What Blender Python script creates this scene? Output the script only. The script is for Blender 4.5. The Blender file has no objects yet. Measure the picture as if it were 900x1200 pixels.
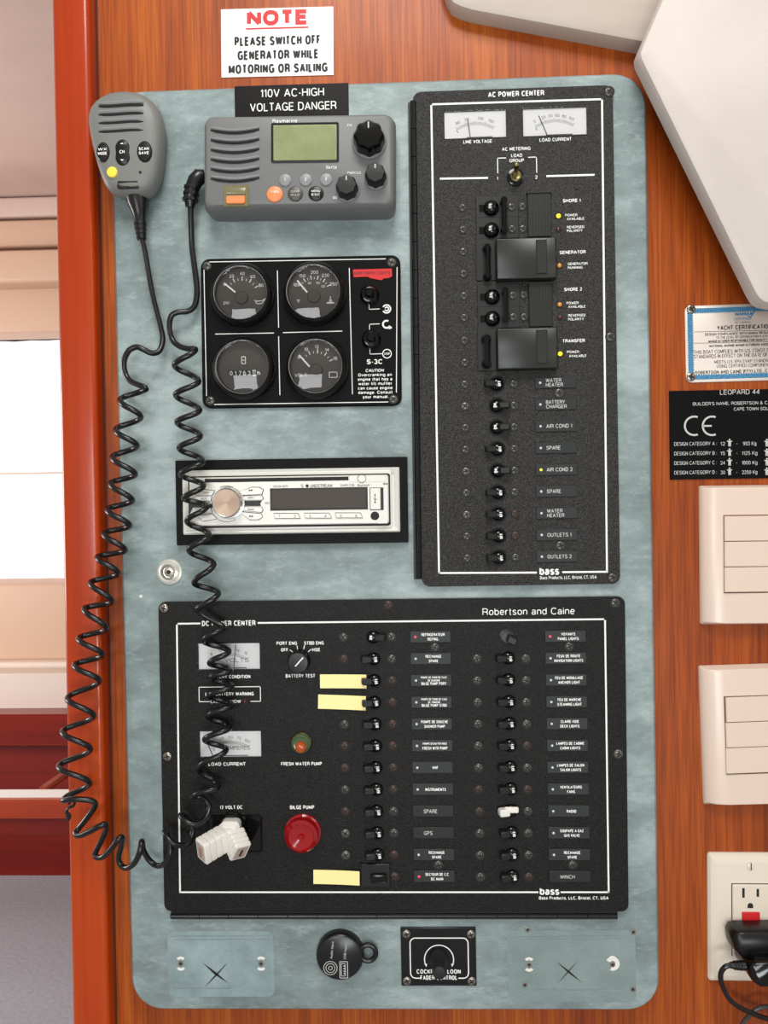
import bpy, bmesh, math, random
from math import sin, cos, pi, radians as R_
from mathutils import Matrix, Vector
random.seed(7)
SC = bpy.context.scene
COL = SC.collection

# ------------------------------------------------------------------ camera
F = 950.0                      # focal length in pixels of the 900x1200 frame
D = 0.704                      # distance from the bulkhead
YAW, ROLL, PITCH = R_(1.9), R_(-0.85), R_(-0.8)
CAMROT = Matrix.Rotation(YAW, 3, 'Z') @ Matrix.Rotation(pi/2+PITCH, 3, 'X') @ Matrix.Rotation(ROLL, 3, 'Z')
CAMLOC = Vector((0.0, -D, 1.25))
cd = bpy.data.cameras.new('camera')
cam = bpy.data.objects.new('camera', cd); COL.objects.link(cam)
cam.location = CAMLOC; cam.rotation_euler = CAMROT.to_euler()
cd.sensor_fit = 'VERTICAL'; cd.sensor_height = 36.0; cd.sensor_width = 27.0
cd.lens = F/1200*36.0; cd.clip_start = 0.01; cd.clip_end = 50
SC.camera = cam

# ------------------------------------------------------------------ world, lights, exposure
w = bpy.data.worlds.new('world'); SC.world = w; w.use_nodes = True
bg = w.node_tree.nodes['Background']; bg.inputs[0].default_value = (1.0, 0.95, 0.9, 1); bg.inputs[1].default_value = 0.45
def area(name, loc, target, size, sizey, power, col):
    l = bpy.data.lights.new(name, 'AREA'); l.shape = 'RECTANGLE'; l.size = size; l.size_y = sizey; l.energy = power; l.color = col
    o = bpy.data.objects.new(name, l); COL.objects.link(o); o.location = loc
    o.rotation_euler = (Vector(target)-Vector(loc)).to_track_quat('-Z', 'Y').to_euler(); return o
area('hatch_light', (0.0, -1.05, 2.50), (0.0, 0, 1.25), 0.6, 0.5, 16, (1.0, 0.985, 0.95))
area('cabin_window', (-0.45, -1.95, 1.27), (-0.2, 0, 1.2), 0.65, 0.38, 8, (0.97, 0.98, 1.0))
area('low_fill', (0.20, -1.9, 0.74), (-0.1, 0, 1.0), 0.6, 0.3, 9, (0.90, 0.97, 1.0))  # added bluish fill for the lower panel, no port window known there
area('side_light', (1.5, -1.6, 2.1), (0, 0, 1.2), 0.8, 0.7, 3, (1.0, 0.97, 0.93))
area('saloon_fill', (-2.9, 0.6, 1.3), (-1.0, 1.8, 1.5), 1.2, 0.9, 46, (1.0, 0.96, 0.93))  # added unseen fill that brightens the saloon ceiling and floor
SC.view_settings.view_transform = 'Standard'; SC.view_settings.look = 'None'
SC.view_settings.gamma = 1.0; SC.view_settings.use_curve_mapping = False
SC.view_settings.exposure = 0.03

# ------------------------------------------------------------------ pixel -> place
def P(px, py, h=0.0):
    """point that the photograph's pixel shows on a plane h metres in front of the bulkhead"""
    d = CAMROT @ Vector(((px-450)/F, -(py-600)/F, -1.0))
    t = (-h - CAMLOC.y)/d.y
    return CAMLOC + d*t

# ------------------------------------------------------------------ materials
def lin(c):
    return tuple((x/255/12.92 if x/255 <= 0.04045 else ((x/255+0.055)/1.055)**2.4) for x in c)
def nodes(m): return m.node_tree.nodes, m.node_tree.links
MATS = {}
def mat(name, col, rough=0.5, metal=0.0, spec=0.5, bump=None, mix=None, coat=0, emit=None, stretch=None):
    """col sRGB; bump=(scale,strength[,detail]); mix=(col2,scale,lo,hi)"""
    m = bpy.data.materials.new(name); m.use_nodes = True; N, L = nodes(m)
    b = N['Principled BSDF']
    b.inputs['Base Color'].default_value = (*lin(col), 1); b.inputs['Roughness'].default_value = rough
    b.inputs['Metallic'].default_value = metal; b.inputs['Specular IOR Level'].default_value = spec
    b.inputs['Coat Weight'].default_value = coat; b.inputs['Coat Roughness'].default_value = 0.08
    tc = N.new('ShaderNodeTexCoord'); vec = tc.outputs['Object']
    if stretch:
        mp = N.new('ShaderNodeMapping'); mp.inputs['Scale'].default_value = stretch; L.new(vec, mp.inputs[0]); vec = mp.outputs[0]
    if mix:
        n = N.new('ShaderNodeTexNoise'); n.inputs['Scale'].default_value = mix[1]; n.inputs['Detail'].default_value = 6; n.inputs['Roughness'].default_value = 0.62
        L.new(vec, n.inputs['Vector'])
        r = N.new('ShaderNodeValToRGB'); r.color_ramp.elements[0].position = mix[2]; r.color_ramp.elements[1].position = mix[3]
        r.color_ramp.elements[0].color = (*lin(col), 1); r.color_ramp.elements[1].color = (*lin(mix[0]), 1)
        L.new(n.outputs['Fac'], r.inputs[0]); L.new(r.outputs[0], b.inputs['Base Color'])
    if bump:
        n = N.new('ShaderNodeTexNoise'); n.inputs['Scale'].default_value = bump[0]; n.inputs['Detail'].default_value = 3
        L.new(vec, n.inputs['Vector'])
        bp = N.new('ShaderNodeBump'); bp.inputs['Strength'].default_value = bump[1]; bp.inputs['Distance'].default_value = 0.001
        L.new(n.outputs['Fac'], bp.inputs['Height']); L.new(bp.outputs[0], b.inputs['Normal'])
    if emit:
        b.inputs['Emission Color'].default_value = (*lin(emit[0]), 1); b.inputs['Emission Strength'].default_value = emit[1]
    MATS[name] = m; return m
def wood(name, c1, c2, c3, rough, coat, scale=1.0, vertical=True, pores=0.0):
    m = bpy.data.materials.new(name); m.use_nodes = True; N, L = nodes(m); b = N['Principled BSDF']
    tc = N.new('ShaderNodeTexCoord'); mp = N.new('ShaderNodeMapping')
    s = (95*scale, 95*scale, 2.2*scale) if vertical else (2.2*scale, 95*scale, 95*scale)
    mp.inputs['Scale'].default_value = s; L.new(tc.outputs['Object'], mp.inputs[0])
    # wavering of the grain
    n1 = N.new('ShaderNodeTexNoise'); n1.inputs['Scale'].default_value = 1.0; n1.inputs['Detail'].default_value = 8; n1.inputs['Roughness'].default_value = 0.68; n1.inputs['Distortion'].default_value = 0.25
    L.new(mp.outputs[0], n1.inputs['Vector'])
    mp2 = N.new('ShaderNodeMapping'); s2 = (9, 9, 1.3) if vertical else (1.3, 9, 9)
    mp2.inputs['Scale'].default_value = s2; L.new(tc.outputs['Object'], mp2.inputs[0])
    n2 = N.new('ShaderNodeTexNoise'); n2.inputs['Scale'].default_value = 1.0; n2.inputs['Detail'].default_value = 3; L.new(mp2.outputs[0], n2.inputs['Vector'])
    r = N.new('ShaderNodeValToRGB'); e = r.color_ramp.elements
    e[0].position = 0.30; e[0].color = (*lin(c1), 1); e[1].position = 0.72; e[1].color = (*lin(c3), 1)
    x = e.new(0.5); x.color = (*lin(c2), 1)
    ad = N.new('ShaderNodeMath'); ad.operation = 'MULTIPLY_ADD'; ad.inputs[1].default_value = 0.45
    mu = N.new('ShaderNodeMath'); mu.operation = 'MULTIPLY'; mu.inputs[1].default_value = 0.55
    L.new(n1.outputs['Fac'], mu.inputs[0]); L.new(n2.outputs['Fac'], ad.inputs[0]); L.new(mu.outputs[0], ad.inputs[2])
    L.new(ad.outputs[0], r.inputs[0])
    mp3 = N.new('ShaderNodeMapping'); mp3.inputs['Scale'].default_value = (520, 520, 14) if vertical else (14, 520, 520); L.new(tc.outputs['Object'], mp3.inputs[0])
    n3 = N.new('ShaderNodeTexNoise'); n3.inputs['Scale'].default_value = 1.0; n3.inputs['Detail'].default_value = 4; L.new(mp3.outputs[0], n3.inputs['Vector'])
    r3 = N.new('ShaderNodeValToRGB'); r3.color_ramp.elements[0].position = 0.40; r3.color_ramp.elements[1].position = 0.56
    g_ = 1.0-pores; r3.color_ramp.elements[0].color = (g_, g_*.92, g_*.9, 1); r3.color_ramp.elements[1].color = (1, 1, 1, 1); L.new(n3.outputs['Fac'], r3.inputs[0])
    mm = N.new('ShaderNodeMix'); mm.data_type = 'RGBA'; mm.blend_type = 'MULTIPLY'; mm.inputs[0].default_value = 1.0
    L.new(r.outputs[0], mm.inputs[6]); L.new(r3.outputs[0], mm.inputs[7]); L.new(mm.outputs[2], b.inputs['Base Color'])
    b.inputs['Specular IOR Level'].default_value = 0.3
    b.inputs['Roughness'].default_value = rough; b.inputs['Coat Weight'].default_value = coat; b.inputs['Coat Roughness'].default_value = 0.12
    bp = N.new('ShaderNodeBump'); bp.inputs['Strength'].default_value = 0.08; bp.inputs['Distance'].default_value = 0.001
    L.new(n1.outputs['Fac'], bp.inputs['Height']); L.new(bp.outputs[0], b.inputs['Normal'])
    MATS[name] = m; return m
def glass(name, tint=(255, 255, 255), rough=0.02):
    m = bpy.data.materials.new(name); m.use_nodes = True; N, L = nodes(m)
    N.remove(N['Principled BSDF']); out = N['Material Output']
    t = N.new('ShaderNodeBsdfTransparent'); t.inputs[0].default_value = (*lin(tint), 1)
    g = N.new('ShaderNodeBsdfGlossy'); g.inputs['Roughness'].default_value = rough
    f = N.new('ShaderNodeFresnel'); f.inputs[0].default_value = 1.5
    mx = N.new('ShaderNodeMixShader'); L.new(f.outputs[0], mx.inputs[0]); L.new(t.outputs[0], mx.inputs[1]); L.new(g.outputs[0], mx.inputs[2])
    L.new(mx.outputs[0], out.inputs[0]); MATS[name] = m; return m
def vinyl():
    m = bpy.data.materials.new('grey vinyl'); m.use_nodes = True; N, L = nodes(m); b = N['Principled BSDF']
    tc = N.new('ShaderNodeTexCoord'); v = tc.outputs['Object']
    def noise(sc, det, rg, sx=1.0):
        mp = N.new('ShaderNodeMapping'); mp.inputs['Scale'].default_value = (sx, 1, 1); L.new(v, mp.inputs[0])
        n = N.new('ShaderNodeTexNoise'); n.inputs['Scale'].default_value = sc; n.inputs['Detail'].default_value = det; n.inputs['Roughness'].default_value = rg
        L.new(mp.outputs[0], n.inputs['Vector']); return n.outputs['Fac']
    a = noise(34, 8, 0.74, 0.55); c = noise(5, 2, 0.5)
    mx = N.new('ShaderNodeMix'); mx.data_type = 'FLOAT'; mx.inputs[0].default_value = 0.45; L.new(a, mx.inputs[2]); L.new(c, mx.inputs[3])
    r = N.new('ShaderNodeValToRGB'); e = r.color_ramp.elements
    e[0].position = 0.38; e[0].color = (*lin((108, 121, 120)), 1); e[1].position = 0.61; e[1].color = (*lin((162, 176, 175)), 1)
    x = e.new(0.5); x.color = (*lin((132, 147, 146)), 1)
    L.new(mx.outputs[0], r.inputs[0])
    # pale scuffs and dark specks
    s = noise(110, 7, 0.78, 0.4); rs = N.new('ShaderNodeValToRGB'); rs.color_ramp.elements[0].position = 0.53; rs.color_ramp.elements[1].position = 0.72
    rs.color_ramp.elements[0].color = (0, 0, 0, 1); rs.color_ramp.elements[1].color = (0.45, 0.45, 0.45, 1); L.new(s, rs.inputs[0])
    m2 = N.new('ShaderNodeMix'); m2.data_type = 'RGBA'; L.new(rs.outputs[0], m2.inputs[0]); L.new(r.outputs[0], m2.inputs[6]); m2.inputs[7].default_value = (*lin((185, 198, 197)), 1)
    L.new(m2.outputs[2], b.inputs['Base Color'])
    b.inputs['Roughness'].default_value = 0.5; b.inputs['Specular IOR Level'].default_value = 0.35
    bn = noise(900, 2, 0.5); bp = N.new('ShaderNodeBump'); bp.inputs['Strength'].default_value = 0.25; bp.inputs['Distance'].default_value = 0.0006
    L.new(bn, bp.inputs['Height']); L.new(bp.outputs[0], b.inputs['Normal'])
    MATS['vinyl'] = m; return m
def powder(name, c1, c2, spec, rough, strength, scale=900):
    m = mat(name, c1, rough, 0, spec, bump=(scale, strength), mix=(c2, scale*0.9, 0.42, 0.66)); return m

vinyl()
veneer = wood('veneer', (112, 40, 2), (164, 74, 10), (200, 108, 28), 0.42, 0.06, pores=0.28)
postw = wood('post wood', (140, 36, 0), (170, 54, 2), (194, 88, 10), 0.28, 0.3, 0.45)
teak = wood('saloon wood', (140, 45, 22), (165, 60, 30), (185, 80, 42), 0.35, 0.3, 0.4, vertical=False)
redwood = wood('dark saloon wood', (95, 18, 10), (120, 26, 14), (140, 36, 20), 0.3, 0.3, 0.4, vertical=False)
acm = powder('black hammered metal', (18, 17, 16), (66, 64, 60), 0.3, 0.4, 0.8, 1200)
dcm = powder('black brushed metal', (13, 12, 11), (36, 34, 32), 0.18, 0.45, 0.4, 900)
gpm = mat('black panel plastic', (9, 8, 8), 0.5, 0, 0.10, bump=(900, 0.2))
blk = mat('black plastic', (10, 10, 10), 0.35, 0, 0.4)
glb = mat('gloss black', (5, 5, 5), 0.12, 0, 0.4)
rub = mat('black rubber', (12, 12, 12), 0.28, 0, 0.5)
dkp = mat('dark grey plastic', (26, 26, 25), 0.45, 0, 0.4)
cov = mat('black lock cover', (30, 31, 27), 0.35, 0, 0.5)
tagm = mat('name plate black', (30, 35, 33), 0.5, 0, 0.4)
tagb = mat('name plate brown black', (22, 20, 18), 0.5, 0, 0.4)
wht = mat('white print', (235, 235, 230), 0.6)
gwh = mat('grey white print', (190, 190, 185), 0.6)
gry = mat('radio grey', (112, 113, 112), 0.45, 0, 0.4)
mgry = mat('microphone grey', (118, 119, 115), 0.45, 0, 0.4)
lgr = mat('button grey', (132, 134, 134), 0.4)
slt = mat('dark slot', (20, 20, 19), 0.7)
lcd = mat('lcd green', (176, 184, 128), 0.3, 0, 0.5, mix=((160, 168, 112), 60, 0.4, 0.7))
org = mat('orange button', (225, 130, 78), 0.4, emit=((225, 130, 78), 0.12))
amb = mat('amber clear', (120, 112, 78), 0.2)
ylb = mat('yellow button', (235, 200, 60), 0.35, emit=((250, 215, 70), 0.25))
silver = mat('silver plastic', (212, 210, 202), 0.35, 0.1, 0.3)
chrome = mat('brushed chrome', (215, 213, 208), 0.25, 1.0)
knobm = mat('copper grey knob', (176, 160, 146), 0.3, 0.9)
steel = mat('screw steel', (150, 142, 132), 0.3, 0.9)
scrb = mat('black screw', (84, 82, 76), 0.3, 0.6, 0.5)
scrbr = mat('rusted screw', (72, 54, 46), 0.4, 0.5, 0.5)
brass = mat('brass', (128, 118, 84), 0.3, 1.0)
signw = mat('sign white', (240, 240, 238), 0.4)
redp = mat('red print', (200, 20, 24), 0.5)
blkp = mat('black print', (14, 13, 13), 0.6)
sgb = mat('sign black', (14, 12, 12), 0.4, 0, 0.15)
ceb = mat('plate black', (8, 8, 9), 0.4, 0, 0.12)
surm = mat('surround black', (9, 9, 8), 0.5, 0, 0.12)
tape = mat('yellow tape', (246, 232, 158), 0.5)
mface = mat('meter face', (248, 246, 244), 0.5)
dial = mat('gauge face', (66, 60, 53), 0.6)
disp = mat('dark display', (58, 50, 45), 0.5, 0, 0.4)
locker = mat('white laminate', (206, 196, 188), 0.5, 0, 0.3, mix=((196, 186, 178), 8, 0.4, 0.7))
lockr2 = mat('pale headliner board', (192, 180, 168), 0.5, 0, 0.3, mix=((182, 168, 156), 9, 0.4, 0.7), stretch=(0.6, 3, 3))
swm = mat('ivory plastic', (222, 200, 183), 0.28, 0, 0.5)
outm = mat('outlet ivory', (222, 210, 192), 0.3, 0, 0.5)
redl = mat('red lens', (140, 0, 8), 0.08, 0, 0.5, coat=0.4, emit=((180, 0, 10), 0.04))
grl = mat('green lens', (70, 90, 58), 0.15, 0, 0.5)
ambl = mat('amber lens', (170, 70, 24), 0.15, 0, 0.5)
ledy = mat('led yellow', (250, 230, 40), 0.4, emit=((250, 225, 30), 1.2))
ledo = mat('led amber', (190, 130, 50), 0.3, emit=((200, 130, 40), 0.25))
ledd = mat('led dark red', (70, 14, 12), 0.3)
ledr = mat('led red', (225, 60, 80), 0.4, emit=((235, 60, 80), 0.8))
plug = mat('white adaptor plastic', (226, 222, 214), 0.4)
bluep = mat('blue print', (34, 100, 142), 0.5, metal=0.1, mix=((84, 150, 184), 1500, .45, .55))
alum = mat('printed aluminium', (216, 205, 194), 0.45, 0.2, 0.4)
pinkw = mat('saloon headliner', (214, 190, 178), 0.6, mix=((204, 180, 170), 3, 0.4, 0.7))
tanm = mat('saloon tan moulding', (206, 172, 148), 0.5)
cushm = mat('saloon cream panel', (222, 206, 194), 0.6)
carpet = mat('grey carpet', (158, 159, 168), 0.95, 0, 0.1, bump=(260, 0.6), mix=((176, 176, 184), 90, 0.35, 0.7))
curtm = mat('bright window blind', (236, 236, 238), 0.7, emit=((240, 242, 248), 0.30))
ghost = mat('scraped vinyl', (120, 138, 140), 0.45, mix=((150, 168, 170), 30, 0.35, 0.7), bump=(500, 0.3))
ghost2 = mat('scraped vinyl green', (116, 132, 129), 0.45, mix=((134, 150, 147), 30, 0.35, 0.7), bump=(500, 0.3))
chalk = mat('filler residue', (225, 222, 212), 0.8)
caulk = mat('dark joint', (58, 34, 22), 0.8)
clear = glass('clear glass')

# ------------------------------------------------------------------ mesh helpers
def rr(w, h, r, n=5):
    """rounded rectangle outline, centred"""
    r = min(r, w/2-1e-6, h/2-1e-6); pts = []
    for cx, cy, a0 in ((w/2-r, h/2-r, 0), (-w/2+r, h/2-r, 90), (-w/2+r, -h/2+r, 180), (w/2-r, -h/2+r, 270)):
        for i in range(n+1):
            a = R_(a0+90*i/n); pts.append((cx+r*cos(a), cy+r*sin(a)))
    return pts
def circ(r, n=24, a0=0): return [(r*cos(a0+2*pi*i/n), r*sin(a0+2*pi*i/n)) for i in range(n)]
def loft(bm, rings, mi=0, cap0=True, cap1=True, M=None):
    vs = [[bm.verts.new((M @ Vector(p)) if M else p) for p in r] for r in rings]
    n = len(vs[0])
    for a, b in zip(vs, vs[1:]):
        for i in range(n):
            f = bm.faces.new((a[i], a[(i+1) % n], b[(i+1) % n], b[i])); f.material_index = mi
    if cap0: f = bm.faces.new(vs[0][::-1]); f.material_index = mi
    if cap1: f = bm.faces.new(vs[-1]); f.material_index = mi
def ring3(pts, z, c=(0, 0)): return [(x+c[0], y+c[1], z) for x, y in pts]
def rrstack(bm, cx, cy, w, h, r, prof, mi=0, n=5, M=None):
    """prof: list of (inset, z)"""
    loft(bm, [ring3(rr(w-2*i, h-2*i, max(r-i, 0.0002), n), z, (cx, cy)) for i, z in prof], mi, M=M)
def cylst(bm, cx, cy, prof, n=24, mi=0, M=None, cap0=True, cap1=True):
    """prof: list of (radius, z)"""
    loft(bm, [ring3(circ(r, n), z, (cx, cy)) for r, z in prof], mi, M=M, cap0=cap0, cap1=cap1)
def box(bm, x0, x1, y0, y1, z0, z1, mi=0, M=None):
    loft(bm, [[(x0, y0, z), (x1, y0, z), (x1, y1, z), (x0, y1, z)] for z in (z0, z1)], mi, M=M)
def bbox(bm, x0, x1, y0, y1, z0, z1, b=0.0005, mi=0, M=None):
    rrstack(bm, (x0+x1)/2, (y0+y1)/2, x1-x0, y1-y0, b*1.5, [(0, z0), (0, z1-b), (b, z1)], mi, 2, M)
def poly(bm, pts, z0, z1, mi=0, inset=0.0, M=None):
    loft(bm, [ring3(pts, z0), ring3(pts, z1)], mi, M=M)
def bar(bm, a, b, wd, z0, z1, mi=0):
    a = Vector(a); b = Vector(b); d = (b-a).normalized()*wd/2; n = Vector((-d.y, d.x))
    pts = [(a-d*0+n), (a-n), (b-n), (b+n)]
    pts = [(p.x, p.y) for p in pts]; poly(bm, pts, z0, z1, mi)
def flat(bm, pts, z, mi=0):
    f = bm.faces.new([bm.verts.new((x, y, z)) for x, y in pts]); f.material_index = mi
def arc(bm, cx, cy, r, wd, a0, a1, z, n=24, mi=0):
    for i in range(n):
        t0 = R_(a0+(a1-a0)*i/n); t1 = R_(a0+(a1-a0)*(i+1)/n)
        flat(bm, [(cx+(r+q)*cos(t), cy+(r+q)*sin(t)) for t, q in ((t0, wd/2), (t1, wd/2), (t1, -wd/2), (t0, -wd/2))], z, mi)
def line(bm, a, b, wd, z, mi=0):
    a = Vector(a); b = Vector(b); d = (b-a).normalized()*wd/2; n = Vector((-d.y, d.x))
    flat(bm, [(p.x, p.y) for p in (a+n, a-n, b-n, b+n)], z, mi)
def tube(bm, pts, rad, n=10, mi=0, caps=True):
    pts = [Vector(p) for p in pts]; rings = []; up = None
    for i, p in enumerate(pts):
        t = (pts[min(i+1, len(pts)-1)]-pts[max(i-1, 0)]).normalized()
        if up is None:
            up = Vector((0, 0, 1)) if abs(t.z) < .9 else Vector((1, 0, 0))
        u = (up - t*up.dot(t)).normalized(); v = t.cross(u); up = u
        r = rad[i] if isinstance(rad, (list, tuple)) else rad
        rings.append([p+u*r*cos(2*pi*k/n)+v*r*sin(2*pi*k/n) for k in range(n)])
    loft(bm, rings, mi, caps, caps)
def catmull(pts, sub=8):
    pts = [Vector(p) for p in pts]; q = [pts[0]*2-pts[1]]+pts+[pts[-1]*2-pts[-2]]; out = []
    for i in range(1, len(q)-2):
        for s in range(sub):
            t = s/sub
            out.append(0.5*((2*q[i])+(q[i+1]-q[i-1])*t+(2*q[i-1]-5*q[i]+4*q[i+1]-q[i+2])*t*t+(3*q[i]-q[i-1]-3*q[i+1]+q[i+2])*t**3))
    out.append(pts[-1]); return out
def plate_mesh(name, outer, holes, z0, z1):
    """flat plate with real openings"""
    cu = bpy.data.curves.new(name, 'CURVE'); cu.dimensions = '2D'; cu.fill_mode = 'BOTH'
    for pl in [outer]+holes:
        s = cu.splines.new('POLY'); s.points.add(len(pl)-1); s.use_cyclic_u = True
        for p, (x, y) in zip(s.points, pl): p.co = (x, y, 0, 1)
    cu.extrude = (z1-z0)/2
    o = bpy.data.objects.new('tmp', cu); COL.objects.link(o)
    me = bpy.data.meshes.new_from_object(o, depsgraph=bpy.context.evaluated_depsgraph_get())
    bpy.data.objects.remove(o); bpy.data.curves.remove(cu)
    me.transform(Matrix.Translation((0, 0, (z0+z1)/2))); me.name = name
    me.materials.clear(); return me
def finish(name, bm, mats, smooth=35):
    bmesh.ops.recalc_face_normals(bm, faces=[f for f in bm.faces])
    me = bpy.data.meshes.new(name); bm.to_mesh(me); bm.free()
    for m in (mats if isinstance(mats, (list, tuple)) else [mats]): me.materials.append(m)
    if smooth:
        for p in me.polygons: p.use_smooth = True
        try: me.set_sharp_from_angle(angle=R_(smooth))
        except Exception: pass
    return me
def printed(name, bm, mats):
    me = bpy.data.meshes.new(name); bm.to_mesh(me); bm.free()
    for m in (mats if isinstance(mats, (list, tuple)) else [mats]): me.materials.append(m)
    return me
def link(name, data, parent=None, loc=(0, 0, 0), rotz=0.0, label=None, kind=None):
    o = bpy.data.objects.new(name, data); COL.objects.link(o)
    if parent: o.parent = parent
    o.location = loc; o.rotation_euler = (0, 0, rotz)
    if label: o['label'] = label
    if kind: o['kind'] = kind
    return o
def part(name, bm, mats, parent, loc=(0, 0, 0), rotz=0.0, label=None, smooth=35):
    return link(name, finish(name, bm, mats, smooth), parent, loc, rotz, label)

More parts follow.
